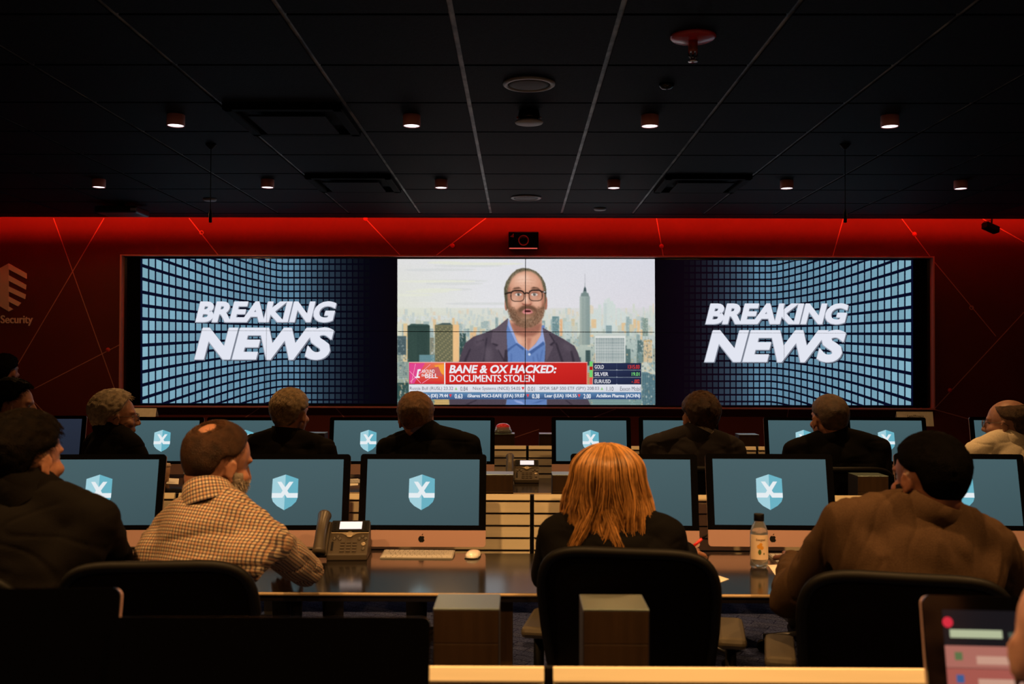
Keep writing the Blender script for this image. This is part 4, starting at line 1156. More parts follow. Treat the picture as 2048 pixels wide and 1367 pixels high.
# drink bottle
q = on_desk(1518, 1134)
t = thing('drink_bottle', 'clear plastic drink bottle with black cap and fruit label on desk', 'bottle', (q.x, q.y, DZ))
R = .0325
MB().lathe([(.0, .003), (R * .8, .0), (R, .008), (R, .022), (R * .95, .026), (R, .030), (R, .125), (R * .96, .135), (R * .72, .158), (.017, .170), (.0165, .176), (.0145, .176), (.0145, .17), (R * .66, .156), (R * .9, .13), (R * .94, .03), (R * .9, .01), (0, .006)], 36).build('shell', M['glass_clear'], t)
MB().lathe([(.0, .172), (.0185, .172), (.0185, .196), (.017, .198), (0, .198)], 28).build('cap', M['black'], t)
MB().lathe([(0, .011), (R * .88, .011), (R * .92, .03), (R * .92, .075), (0, .075)], 32).build('juice', mat('pale_juice', (.62, .42, .24), .15, trans=.6), t)
lab = MB(); n = 30
for k in range(n):
    a0, a1 = math.radians(-165 + 150 * k / n), math.radians(-165 + 150 * (k + 1) / n)
    rr = R + .0006
    lab.add([(rr * math.cos(a0), rr * math.sin(a0), .034), (rr * math.cos(a1), rr * math.sin(a1), .034), (rr * math.cos(a1), rr * math.sin(a1), .124), (rr * math.cos(a0), rr * math.sin(a0), .124)], [[0, 1, 2, 3]])
lo_ = lab.build('wrap_label', mat('label_cream', (.62, .48, .36), .5), t)
def on_label(mb, pts):
    rr = R + .0012
    mb.add([(rr * math.cos(math.radians(-92) + u / rr), rr * math.sin(math.radians(-92) + u / rr), z) for u, z in pts], [list(range(len(pts)))])
m = MB()
vs, fs = text_geo('Energized', .01)
rr = R + .0012
m.add([(rr * math.cos(math.radians(-92) + (-.017 + .034 * v[0]) / rr), rr * math.sin(math.radians(-92) + (-.017 + .034 * v[0]) / rr), .100 + .011 * v[1]) for v in vs], fs)
m.build('label_lettering', mat('label_ink', (.08, .05, .03), .5), lo_)
m = MB()
for cx, cz, r_ in ((-.006, .082, .008), (.004, .078, .007), (.0, .09, .006)): on_label(m, [(cx + r_ * math.cos(6.283 * k / 14), cz + r_ * math.sin(6.283 * k / 14)) for k in range(14)])
m.build('fruit_mark', mat('fruit_orange', (.55, .26, .03), .5), lo_)
m = MB(); on_label(m, [(-.004 + .006 * math.cos(6.283 * k / 10), .062 + .010 * math.sin(6.283 * k / 10)) for k in range(10)]); on_label(m, [(.012 + .003 * math.cos(6.283 * k / 8), .056 + .004 * math.sin(6.283 * k / 8)) for k in range(8)])
m.build('leaf_mark', mat('leaf_green', (.06, .10, .03), .5), lo_)

def sheet(pts_px, label, th=.0015, z=DZ):
    q = [on_desk(x, y) for x, y in pts_px]; c = sum(q, Vector()) / len(q)
    m = MB(); n = len(q)
    vs = [(p_.x - c.x, p_.y - c.y, 0.0003) for p_ in q] + [(p_.x - c.x, p_.y - c.y, th) for p_ in q]
    m.add(vs, [list(range(n)), list(range(n, 2 * n))[::-1]] + [[i, (i + 1) % n, (i + 1) % n + n, i + n] for i in range(n)])
    o = m.build('paper_sheet', M['paper']); o.location = (c.x, c.y, z)
    return setp(o, label, 'paper', 'loose papers on the desks')
sheet([(1536, 1130), (1590, 1128), (1610, 1160), (1562, 1166)], 'white paper beside bottle, in front of the tan-jacketed man')
sheet([(1380, 1148), (1428, 1148), (1458, 1158), (1436, 1166), (1388, 1166)], 'small white paper sticking out right of the woman\'s chair')
sheet([(336, 956), (358, 957), (357, 968), (332, 967)], 'pale paper on far desk by the coffee cup')
sheet([(692, 958), (717, 957), (716, 970), (690, 972)], 'pale paper on far desk seen between two middle-row computers')
q = on_desk(327, 963)
t = thing('paper_cup', 'brown paper coffee cup with pale lid on far desk', 'cup', (q.x, q.y, DZ))
MB().lathe([(0, 0), (.030, 0), (.042, .098), (.040, .098), (0, .09)], 28).build('cup_wall', mat('cup_brown', (.36, .20, .11), .6), t)
MB().lathe([(.0435, .095), (.0445, .099), (.041, .103), (.040, .112), (.030, .112), (.029, .108), (0, .108)], 28).build('lid', mat('cup_lid', (.5, .36, .26), .5), t)
# red push button on the far pylon
t = thing('push_button', 'big red push button in a clear shell on top of a wood box', 'button', (-.10 - .012, SLAT_Y + ROW[2] + .23 + .065, .9755))
MB().lathe([(0, 0), (.060, 0), (.060, .016), (.054, .022), (0, .022)], 32).build('base', M['bezel'], t)
MB().lathe([(.050, .022), (.053, .038), (.046, .056), (.028, .067), (0, .070)], 32).build('dome', mat('button_red', (.62, .012, .02), .15, coat=.6), t)
MB().lathe([(.066, .004), (.064, .018), (.058, .026), (.055, .026), (.052, .044), (.053, .018), (.058, .018)], 32, caps=False).build('shell_ring', M['glass_clear'], t)
# name cards on the far slats
def name_card(px0, py0, px1, py1, Y, label, text=None, folds=0):
    a_, b_ = P(px0, py0, Y), P(px1, py1, Y)
    t = thing('name_card', label, 'card', ((a_.x + b_.x) / 2, Y, b_.z))
    w, h = (b_.x - a_.x) / 2, a_.z - b_.z
    m = MB(); m.add([(-w, 0, 0), (w, 0, 0), (w, .02, h), (-w, .02, h), (-w, .06, 0), (w, .06, 0)], [[0, 1, 2, 3], [3, 2, 5, 4]])
    o = m.build('folded_card', M['paper'], t, fix=False)
    so = o.modifiers.new('s', 'SOLIDIFY'); so.thickness = .0012
    if text:
        vs, fs = text_geo(text, .012); m = MB()
        m.add([(-w * .42 + w * .9 * v[0], .02 * (.56 + .22 * v[1]) - .0016, h * (.56 + .22 * v[1])) for v in vs], fs); m.build('lettering', mat('card_ink', (.03, .02, .02), .6), t)
    m = MB(); m.box(-.02, .02, -.004, .012, SLAT_TOP - b_.z + .001, 0); m.build('holder', M['black'], t)
    return t
name_card(1795, 823, 1868, 852, 6.692, 'white folded name card printed Legal/Privacy above a far computer', 'Legal/Privacy')
name_card(262, 816, 311, 833, 6.692, 'cream folded card behind the glasses of the grey-haired man')

# ------------------------------------------------------------------ chairs
def make_chair(label, loc, rz):
    t = thing('office_chair', label, 'chair', loc, rz, 'black mesh-back office chairs')
    def back_pt(u, v):                                          # u -1..1 across, v 0..1 up
        hw = .205 + .038 * math.sin(min(1, v * 1.25) * math.pi / 2)
        x = u * hw; y = -.235 - .07 * v + .055 * (1 - u * u) * -1 * .6 + .02 * math.sin(v * 5)
        return Vector((x, y + .03, .52 + .46 * v))
    # outline of the back as a rounded loop
    loop = []
    for k in range(48):
        a = 2 * math.pi * k / 48; c, s_ = math.cos(a), math.sin(a); e = 2 / 5.0
        loop.append(back_pt(math.copysign(abs(c) ** e, c), .5 + .5 * math.copysign(abs(s_) ** e, s_)))
    m = MB(); m.tube(loop, .0155, 10, closed=True); m.build('back_frame', M['black'], t)
    m = MB(); nu, nv = 16, 16; vs = []; fs = []
    for j in range(nv + 1):
        for i in range(nu + 1):
            u, v = -.97 + 1.94 * i / nu, .02 + .96 * j / nv
            e = 5.0; uu = abs(u) ** e + abs(2 * v - 1) ** e
            if uu > 1: u, vv = u / uu ** (1 / e), (2 * v - 1) / uu ** (1 / e); v = (vv + 1) / 2
            p_ = back_pt(u, v); vs += [p_ + Vector((0, -.003, 0))]
    k0 = len(vs); vs += [v + Vector((0, .006, 0)) for v in vs]
    for j in range(nv):
        for i in range(nu):
            a_ = j * (nu + 1) + i; fs.append([a_, a_ + 1, a_ + nu + 2, a_ + nu + 1]); fs.append([k0 + a_ + nu + 1, k0 + a_ + nu + 2, k0 + a_ + 1, k0 + a_])
    m.add(vs, fs, smooth=True); m.build('back_mesh', M['fabric_black'], t, fix=False)
    m = MB(); m.tube([(0, -.10, .40), (0, -.27, .40), (0, -.33, .50), (0, -.335, .72)], [.025, .025, .022, .016], 12); m.build('back_support', M['black'], t)
    m = MB(); n = 40; vs = []; fs = []
    prof = [(.9, .415), (1.0, .43), (1.0, .455), (.95, .472), (.7, .478), (.3, .474)]
    for r_, z in prof:
        for k in range(n):
            a = 2 * math.pi * k / n; c, s_ = math.cos(a), math.sin(a)
            vs.append((.245 * r_ * math.copysign(abs(c) ** .55, c), .235 * r_ * math.copysign(abs(s_) ** .55, s_) + .02, z - (.02 if s_ > .6 and r_ > .8 else 0)))
    for i in range(len(prof) - 1):
        for k in range(n): fs.append([i * n + k, i * n + (k + 1) % n, (i + 1) * n + (k + 1) % n, (i + 1) * n + k])
    fs += [list(range(n))[::-1], [(len(prof) - 1) * n + k for k in range(n)]]
    m.add(vs, fs, smooth=True); m.build('seat', M['fabric_black'], t)
    for sx in (-1, 1):
        m = MB(); m.box(sx * .29 - .042, sx * .29 + .042, -.10, .15, .665, .70, bev=.014); arm = m.build('armrest', mat('armrest_pad', (.045, .036, .022), .55), t)
        m = MB(); m.tube([(sx * .12, -.02, .40), (sx * .24, -.02, .40), (sx * .29, -.01, .46), (sx * .29, 0, .67)], .017, 10); m.build('arm_post', M['black'], arm)
    m = MB(); m.lathe([(0, .10), (.03, .10), (.03, .27), (.02, .27), (.02, .40), (.06, .405), (.06, .415), (0, .415)], 20); m.build('column', M['alu_dark'], t)
    for k in range(5):
        a = math.radians(90 + 72 * k); dx, dy = math.cos(a), math.sin(a)
        m = MB(); m.tube([(dx * .02, dy * .02, .105), (dx * .30, dy * .30, .075)], [.026, .014], 10); lg = m.build('base_leg', M['alu_dark'], t)
        Mx = Matrix.Translation((dx * .305, dy * .305, .028)) @ Matrix.Rotation(a + math.pi / 2, 4, 'Z') @ Matrix.Rotation(math.pi / 2, 4, 'Y')
        MB().lathe([(0, -.02), (.024, -.02), (.028, -.014), (.028, .014), (.024, .02), (0, .02)], 18, Mx).build('caster', M['black'], lg)
    return t
def chair_top(px, Y, rz):
    """place a chair so that the middle of its back's top edge stands at px, depth Y"""
    q = P(px, 900, Y); c, s_ = math.cos(rz), math.sin(rz)
    off = Vector((-s_ * -.285, c * -.285, 0))
    return (q.x - off.x, Y - off.y, 0)
chairs = [(1255, 2.72, -10, 'black office chair behind the red-haired woman'), (1808, 2.42, -14, 'black office chair behind the tan-jacketed man'),
          (318, 2.52, 6, 'black office chair behind the plaid-shirted man'), (-170, 2.35, 8, 'black office chair behind the dark-suited man at far left'),
          (230, 4.74, -20, 'black office chair of the grey-haired man in glasses'), (560, 4.76, -4, 'black office chair of the slick-haired man'), (868, 4.76, -6, 'black office chair of the brown-haired man by the centre screen'),
          (1385, 4.74, 0, 'black office chair of the man in grey jacket'), (1690, 4.74, 3, 'black office chair of the close-cropped man in black jacket'), (2020, 4.76, 12, 'black office chair of the bald man in white shirt'),
          (-80, 4.80, -22, 'black office chair of the dark-haired man at far left edge')]
ch0 = None
for px, Y, a, lab in chairs:
    rz = math.radians(a); loc = chair_top(px, Y, rz)
    if ch0 is None: ch0 = make_chair(lab, loc, rz)
    else: dup(ch0, loc, rz, lab)
# ------------------------------------------------------------------ people
def capsule(mb, a, b, r0, r1, n=16):
    a, b = Vector(a), Vector(b); d = b - a; L = d.length
    if L < 1e-6: d = Vector((0, 0, 1))
    d = d.normalized() if L > 1e-6 else d
    pts = []; rad = []
    for k in range(5): 
        th = math.pi / 2 * (1 - k / 5); pts.append(a - d * r0 * math.sin(th)); rad.append(max(1e-4, r0 * math.cos(th)))
    pts.append(a); rad.append(r0)
    if L > 1e-6: pts.append(b); rad.append(r1)
    for k in range(1, 6):
        th = math.pi / 2 * k / 5; pts.append(b + d * r1 * math.sin(th)); rad.append(max(1e-4, r1 * math.cos(th)))
    mb.tube(pts, rad, n)
def ellipsoid(mb, c, r, R=None, n=20, e=1.0):
    c = Vector(c); R = R or Matrix.Identity(3)
    bm = bmesh.new(); bmesh.ops.create_uvsphere(bm, u_segments=n, v_segments=max(8, n // 2 + 2), radius=1)
    if e != 1.0:
        for v in bm.verts: v.co = Vector([math.copysign(abs(q) ** e, q) for q in v.co])
    for v in bm.verts: v.co = c + R @ Vector((v.co.x * r[0], v.co.y * r[1], v.co.z * r[2]))
    mb.bm(bm)
def fuse(name, mb, voxel, smooth, m, parent, it=2):
    """melt overlapping forms into one continuous surface"""
    me = bpy.data.meshes.new(name); me.from_pydata(mb.v, [], mb.f); me.update()
    o = bpy.data.objects.new(name, me); COL.objects.link(o)
    r = o.modifiers.new('r', 'REMESH'); r.mode = 'VOXEL'; r.voxel_size = voxel; r.use_smooth_shade = True
    s_ = o.modifiers.new('s', 'SMOOTH'); s_.factor = smooth; s_.iterations = it
    dg = bpy.context.evaluated_depsgraph_get(); dg.update()
    me2 = bpy.data.meshes.new_from_object(o.evaluated_get(dg))
    bpy.data.objects.remove(o); bpy.data.meshes.remove(me)
    me2.name = name; me2.materials.clear(); me2.materials.append(m)
    me2.polygons.foreach_set('use_smooth', [True] * len(me2.polygons))
    o = bpy.data.objects.new(name, me2); COL.objects.link(o); o.parent = parent
    return o
def verts_np(me):
    a = np.empty(len(me.vertices) * 3); me.vertices.foreach_get('co', a); return a.reshape(-1, 3)
def normals_np(me):
    a = np.empty(len(me.vertices) * 3); me.vertices.foreach_get('normal', a); return a.reshape(-1, 3)
def wrinkle(o, amp, seed, freq=5.0, stretch=(1, 1, 2.2)):
    if amp > .0115 and seed == 9: stretch, freq = (1.7, 1, .62), 7.0
    me = o.data; v = verts_np(me); n = normals_np(me); off = Vector((seed * 7.1, seed * 3.3, seed * 1.7)); d = np.empty(len(v))
    for i, p_ in enumerate(v):
        q = Vector((p_[0] * stretch[0], p_[1] * stretch[1], p_[2] * stretch[2])) * freq + off
        w = noise.noise_vector(q * .45) * .9
        a_ = 1 - abs(noise.noise(q + w)) * 2.2
        n1 = noise.noise(q * 1.15 - w + Vector((3.1, 0, 5.2)))
        d[i] = (a_ * abs(a_)) * .40 + noise.noise(q * 2.1 + w) * .22 - math.exp(-(n1 / .085) ** 2) * .75 * (.5 + .5 * noise.noise(q * .5))
    me.vertices.foreach_set('co', (v + n * (d * amp)[:, None]).ravel()); me.update()

def skin_mat(name, c):
    m = noise_colour(mat(name, rough=.48, spec=.4), tuple(v * .82 for v in c), c, 30, bump=.08, bscale=120)
    b = m.node_tree.nodes['Principled BSDF']; b.inputs['Subsurface Weight'].default_value = .12; b.inputs['Subsurface Radius'].default_value = (.01, .004, .002); b.inputs['Subsurface Scale'].default_value = .5
    return m
SKIN = skin_mat('skin', (.30, .135, .085)); SKIN_D = skin_mat('skin_tan', (.12, .045, .026)); SKIN_P = skin_mat('skin_pale', (.36, .19, .15))
LIP = mat('lip', (.40, .13, .10), .4)
def hair_mat(name, c, rough=.40, spec=.25, hi=1.5):
    """(material of the mass of hair, material of the single hairs)"""
    out = []
    for k, dark in ((0, .62), (1, 1.0)):
        m = mat(name + ('_strands' if k else ''), c, rough, spec=spec)
        nt, N, L, b = nodes_of(m)
        r = N.new('ShaderNodeValToRGB'); r.color_ramp.elements[0].position = .25; r.color_ramp.elements[1].position = .8
        r.color_ramp.elements[0].color = (*[v * .45 * dark for v in c], 1); r.color_ramp.elements[1].color = (*[min(1, v * hi * dark) for v in c], 1)
        tc = N.new('ShaderNodeTexCoord'); n = N.new('ShaderNodeTexNoise'); n.inputs['Scale'].default_value = 45; n.inputs['Detail'].default_value = 2
        L.new(tc.outputs['Object'], n.inputs['Vector'])
        if k:
            h = N.new('ShaderNodeHairInfo'); mx = N.new('ShaderNodeMath'); mx.operation = 'MULTIPLY_ADD'; mx.inputs[1].default_value = .6; L.new(h.outputs['Random'], mx.inputs[0])
            m2 = N.new('ShaderNodeMath'); m2.operation = 'MULTIPLY'; m2.inputs[1].default_value = .5; L.new(n.outputs['Fac'], m2.inputs[0]); L.new(m2.outputs[0], mx.inputs[2]); L.new(mx.outputs[0], r.inputs[0])
        else:
            L.new(n.outputs['Fac'], r.inputs[0]); n3 = N.new('ShaderNodeTexNoise'); n3.inputs['Scale'].default_value = 420; n3.inputs['Detail'].default_value = 3; L.new(tc.outputs['Object'], n3.inputs['Vector'])
            bp = N.new('ShaderNodeBump'); bp.inputs['Strength'].default_value = .8; bp.inputs['Distance'].default_value = .006; L.new(n3.outputs['Fac'], bp.inputs['Height']); L.new(bp.outputs[0], b.inputs['Normal'])
        L.new(r.outputs[0], b.inputs['Base Color']); out.append(m)
    return out
def cloth(name, c, rough=.85, c2=None, scale=300):
    return noise_colour(mat(name, rough=rough, spec=.08, sheen=.0), c, c2 or tuple(v * 1.35 for v in c), scale, bump=.12, bscale=260)
SUIT = cloth('suit_black', (.0013, .0011, .0011)); SUIT_B = cloth('suit_brown_black', (.0026, .0019, .0014)); SUIT_G = cloth('jacket_grey', (.014, .012, .013)); TAN = cloth('jacket_tan', (.034, .0190, .0100), .9, (.052, .0300, .0165), 420)
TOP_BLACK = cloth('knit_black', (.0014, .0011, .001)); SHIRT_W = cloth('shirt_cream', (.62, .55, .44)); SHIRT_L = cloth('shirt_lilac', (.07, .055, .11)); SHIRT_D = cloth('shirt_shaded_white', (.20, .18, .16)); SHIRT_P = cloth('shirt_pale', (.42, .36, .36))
TROUSER = cloth('trouser_dark', (.015, .014, .016))
def plaid():
    m = mat('plaid_shirt', rough=.85, spec=.2); nt, N, L, b = nodes_of(m)
    at = N.new('ShaderNodeAttribute'); at.attribute_name = 'weave'
    sp = N.new('ShaderNodeSeparateXYZ'); L.new(at.outputs['Vector'], sp.inputs[0])
    def stripe(out, freq, width, phase=0.0):
        a_ = N.new('ShaderNodeMath'); a_.operation = 'MULTIPLY_ADD'; a_.inputs[1].default_value = freq; a_.inputs[2].default_value = phase; L.new(out, a_.inputs[0])
        f = N.new('ShaderNodeMath'); f.operation = 'FRACT'; L.new(a_.outputs[0], f.inputs[0])
        c_ = N.new('ShaderNodeMath'); c_.operation = 'LESS_THAN'; c_.inputs[1].default_value = width; L.new(f.outputs[0], c_.inputs[0]); return c_.outputs[0]
    P_ = 1 / .0092
    base = N.new('ShaderNodeRGB'); base.outputs[0].default_value = (.42, .34, .24, 1)
    cur = base.outputs[0]
    for out, fr, w, ph, col, fac in ((sp.outputs[0], P_, .40, 0, (.02, .014, .03, 1), .78), (sp.outputs[1], P_, .40, 0, (.02, .014, .03, 1), .78),
                                   (sp.outputs[0], P_ / 2, .2, .3, (.30, .12, .05, 1), .4), (sp.outputs[1], P_ / 2, .2, .3, (.30, .12, .05, 1), .4)):
        st = stripe(out, fr, w, ph); ml = N.new('ShaderNodeMath'); ml.operation = 'MULTIPLY'; ml.inputs[1].default_value = fac; L.new(st, ml.inputs[0])
        mx = N.new('ShaderNodeMix'); mx.data_type = 'RGBA'; L.new(ml.outputs[0], mx.inputs[0]); L.new(cur, mx.inputs[6]); mx.inputs[7].default_value = col; cur = mx.outputs[2]
    L.new(cur, b.inputs['Base Color']); return m
PLAID = plaid()

ELEV = [(0, 48), (30, 46), (50, 38), (68, 20), (80, 4), (92, -2), (103, -2), (114, -32), (135, -50), (180, -55)]
def hair_line(az, style):
    az = abs(math.degrees(az)) if not hasattr(az, '__len__') else np.abs(np.degrees(az))
    return np.interp(az, [q[0] for q in ELEV], [q[1] for q in ELEV])
CR_C, CR_R = Vector((0, -.012, .025)), (.0775, .100, .090)

def head_forms(mb, E, R, s, female=False):
    T = lambda x, y, z: E + R @ Vector((x, y, z)) * s
    def el(c, r, R2=None): ellipsoid(mb, T(*c), [q * s for q in r], R @ R2 if R2 else R)
    el(CR_C, CR_R)
    el((0, .026, -.028), (.064, .066, .084)); el((0, .030, -.072), (.054 if not female else .048, .054, .040)); el((0, -.02, -.03), (.066, .07, .06))
    capsule(mb, T(-.012, .072, -.098), T(.012, .072, -.098), .017 * s, .017 * s)
    el((0, .070, .026), (.054, .022, .015))
    capsule(mb, T(0, .088, .012), T(0, .108, -.028), .009 * s, .0125 * s); 
    for sx in (-1, 1):
        el((sx * .012, .098, -.034), (.008, .011, .008)); el((sx * .038, .060, -.026), (.026, .026, .022))
        Re = Matrix.Rotation(sx * math.radians(-18), 3, 'Z') @ Matrix.Rotation(math.radians(-8), 3, 'X')
        el((sx * .078, -.004, -.012), (.0055, .0125, .026), Re)
        loop = []
        for k in range(13):
            a = math.radians(-60 + 290 * k / 12); loop.append(T(*(Vector((sx * .0805, -.004, -.010)) + Re @ Vector((sx * .002, 0.0120 * math.cos(a), .025 * math.sin(a) if k else -.023)))))
        for a_, b_ in zip(loop[:-1], loop[1:]): capsule(mb, a_, b_, .0036 * s, .0036 * s, 8)
        el((sx * .079, .004, -.040), (.006, .008, .009))
    el((0, .088, -.060), (.022, .009, .0055)); el((0, .086, -.069), (.018, .009, .006))

def hand_forms(mb, W, D, up, s=1.0, side=1, curl=.5):
    """palm and five fingers; W wrist, D direction of the fingers, up back-of-hand normal"""
    D = D.normalized(); up = (up - D * up.dot(D)).normalized(); X = D.cross(up) * side
    ellipsoid(mb, W + D * .045 * s, (.040 * s, .050 * s, .015 * s), Matrix((X, D, up)).transposed())
    for k, (off, L) in enumerate(((-.030, .068), (-.010, .080), (.010, .075), (.029, .058))):
        b = W + D * .082 * s + X * off * s; p_ = b; d = D.copy(); r = .0088 * s
        for q, f in enumerate((.45, .32, .25)):
            ang = curl * (.35 + .55 * q); d2 = (D * math.cos(ang) - up * math.sin(ang)).normalized(); e = p_ + d2 * L * f * s
            capsule(mb, p_, e, r, r * .92, 10); p_ = e; r *= .92
    b = W + D * .028 * s - X * .034 * s; d = (D * .7 - X * .6 - up * .25).normalized()
    capsule(mb, b, b + d * .036 * s, .011 * s, .010 * s, 10); capsule(mb, b + d * .036 * s, b + d * .036 * s + (D * .9 - X * .2 - up * .4).normalized() * .03 * s, .010 * s, .008 * s, 10)

def strands(name, m, parent, roots, paths, r0=.0010, r1=.0004):
    """many thin hairs in one curves object; paths: array (n, k, 3)"""
    n, k = paths.shape[:2]
    cu = bpy.data.hair_curves.new(name); cu.add_curves([k] * n)
    cu.attributes['position'].data.foreach_set('vector', paths.reshape(-1).astype(np.float32)) if 'position' in cu.attributes else cu.points.foreach_set('position', paths.reshape(-1))
    ra = cu.attributes.get('radius') or cu.attributes.new('radius', 'FLOAT', 'POINT')
    ra.data.foreach_set('value', np.tile(np.linspace(r0, r1, k), n).astype(np.float32))
    cu.materials.append(m)
    o = bpy.data.objects.new(name, cu); COL.objects.link(o); o.parent = parent
    return o

def short_hair(root, E, R, s, m, thick, seed, bald=None, lift=.35, length=.022, comb=(0, -1, -.25), count=8000, jitter=.35):
    rng = np.random.default_rng(seed)
    Rn = np.array(R); En = np.array(E)
    def mask(d):
        az = np.arctan2(d[:, 0], d[:, 1]); el = np.degrees(np.arcsin(np.clip(d[:, 2], -1, 1)))
        k = np.clip((el - hair_line(az, 0)) / 9.0 + .3, 0, 1); k = k * k * (3 - 2 * k)
        if bald is not None:
            bc, br = np.array(bald[0]) / np.linalg.norm(bald[0]), bald[1]
            k = k * np.clip((np.degrees(np.arccos(np.clip(d @ bc, -1, 1))) - br) / 20 + .35, 0, 1)
        return k
    def surf(d, extra):
        e = d * np.array(CR_R)                                        # direction scaled to the skull
        l = np.linalg.norm(e, axis=1, keepdims=True); u = e / l
        low = np.clip((-d[:, 2:3] - .15), 0, 1) * .16                 # the nape runs straight down
        q = np.array(CR_C) + e * (1 + low * 0) + u * extra[:, None]
        q[:, 2] -= low[:, 0] * .12
        return q
    bm = bmesh.new(); bmesh.ops.create_icosphere(bm, subdivisions=5, radius=1)
    d = np.array([v.co[:] for v in bm.verts]); k = mask(d)
    nz = np.array([noise.noise(Vector(x) * 9 + Vector((seed, 0, 0))) for x in d])
    top = .22 + .78 * np.clip(d[:, 2] * 1.2 + .75, 0, 1)
    ex = np.where(k > .02, k * thick * top * (1 + .35 * nz) + (k - .25) * .006, -.012)
    q = surf(d, ex) * s @ Rn.T + En - np.array(root.location)
    for v, c in zip(bm.verts, q): v.co = c
    mb = MB(); mb.bm(bm, smooth=True)
    cap = mb.build('hair', m[0], root)
    # individual hairs
    dd = rng.normal(size=(count * 3, 3)); dd /= np.linalg.norm(dd, axis=1, keepdims=True)
    kk = mask(dd); dd = dd[kk > rng.uniform(.15, 1.0, len(kk))][:count]; kk = mask(dd)
    top = .55 + .45 * np.clip(dd[:, 2] + .1, 0, 1)
    p0 = surf(dd, kk * thick * top * .75)
    nrm = dd / np.array(CR_R); nrm /= np.linalg.norm(nrm, axis=1, keepdims=True)
    c_ = np.array(comb, float)[None, :] + rng.normal(size=dd.shape) * jitter
    lock = np.array([noise.noise_vector(Vector(x) * 5 + Vector((seed, 2, 1)))[:] for x in dd]) * jitter * 1.6
    c_ = c_ + lock
    tan = c_ - nrm * np.sum(c_ * nrm, axis=1, keepdims=True); tan /= np.linalg.norm(tan, axis=1, keepdims=True) + 1e-9
    L = (length * (.55 + .45 * np.clip(dd[:, 2] + .4, 0, 1)) * rng.uniform(.7, 1.2, len(dd)))[:, None]
    pts = []
    for f in (0, .33, .66, 1.0):
        pts.append(p0 + tan * L * f + nrm * L * lift * f * (1.15 - .75 * f))
    paths = np.stack(pts, 1) * s @ Rn.T + En - np.array(root.location)
    strands('hair_strands', m[1], cap, None, paths, .0007 * s, .0003)
    return cap

def long_hair(root, E, R, s, m, seed=3):
    """shoulder-length hair: inner curtain plus many hanging locks"""
    rng = np.random.default_rng(seed); Rn = np.array(R); En = np.array(E)
    def prof(az, t):
        """t 0 at the crown to 1 at the tips; az 0 at the back"""
        if t < .34:
            a = t / .34 * math.pi / 2
            rx, ry, z = .094 * math.sin(a), .108 * math.sin(a), .025 + .104 * math.cos(a)
        else:
            f = (t - .34) / .66
            flare = .094 + .050 * f ** 1.1 + .010 * math.sin(f * 3.0); rx = flare; ry = .108 - .010 * math.sin(f * math.pi) - .02 * f; z = .025 - .300 * f
        x = rx * math.sin(az); y = -.012 - ry * math.cos(az)
        if t >= .34:
            f = (t - .34) / .66
            if abs(x) > 1e-6: y -= .012 * f
        return x, y, z
    AZ = math.radians(122)
    mb = MB(); nu, nv = 60, 34; vs = []; fs = []
    for j in range(nv + 1):
        t = .004 + j / nv * .93
        for i in range(nu + 1):
            az = -AZ + 2 * AZ * i / nu
            x, y, z = prof(az, t); k = noise.noise(Vector((az * 7, t * 2.2, seed))) * .011 * min(1, t * 2.2)
            r_ = math.hypot(x, y + .012) or 1
            vs.append((x * (1 + k / r_), y + (y + .012) * k / r_, z + .03 * noise.noise(Vector((az * 6, 0, 4))) * max(0, t - .6)))
    q = np.array(vs) * .97 * s @ Rn.T + En - np.array(root.location); off = len(vs)
    inner = np.array(vs) * np.array([.88, .88, .985]) * s @ Rn.T + En - np.array(root.location)
    W = nu + 1
    for j in range(nv):
        for i in range(nu):
            a = j * W + i; fs.append([a, a + 1, a + W + 1, a + W]); fs.append([off + a + W, off + a + W + 1, off + a + 1, off + a])
    for i in range(nu): fs.append([nv * W + i, nv * W + i + 1, off + nv * W + i + 1, off + nv * W + i])
    for j in range(nv): fs.append([j * W, (j + 1) * W, off + (j + 1) * W, off + j * W]); fs.append([j * W + nu, off + j * W + nu, off + (j + 1) * W + nu, (j + 1) * W + nu])
    mb.add(list(q) + list(inner), fs, smooth=True); cap = mb.build('hair', m[0], root)
    n = 9000; K_ = 16; paths = np.zeros((n, K_, 3))
    nl = 130; lock_az = rng.uniform(-AZ, AZ, nl); lock_ph = rng.uniform(0, 6.28, nl); lock_out = rng.normal(0, .006, nl); lock_len = rng.uniform(.93, 1.03, nl)
    for i in range(n):
        l = rng.integers(nl); az0 = lock_az[l] + rng.normal(0, .05); t0 = rng.uniform(.02, .5) if i % 3 else rng.uniform(.02, .12); ph = lock_ph[l] + rng.normal(0, .25)
        out = lock_out[l] * 1.4 + rng.normal(0, .003) + .004; le = lock_len[l] * rng.uniform(.95, 1.02)
        for k in range(K_):
            t = t0 + (le - t0) * k / (K_ - 1); w = max(0, t - .3)
            az = az0 + .30 * w * math.sin(t * 11 + ph) + .03 * math.sin(t * 34 + ph) * w
            x, y, z = prof(az, t); r_ = math.hypot(x, y + .012) or 1
            o_ = out * min(1, t * 4) + .020 * w * math.sin(t * 14 + ph * 1.7) + (.014 * max(0, t - .85) / .15 * math.sin(ph * 3))
            paths[i, k] = (x * (1 + o_ / r_), y + (y + .012) * o_ / r_, z)
    paths = paths * s @ Rn.T + En - np.array(root.location)
    strands('hair_strands', m[1], cap, None, paths, .0008, .0005)
    return cap

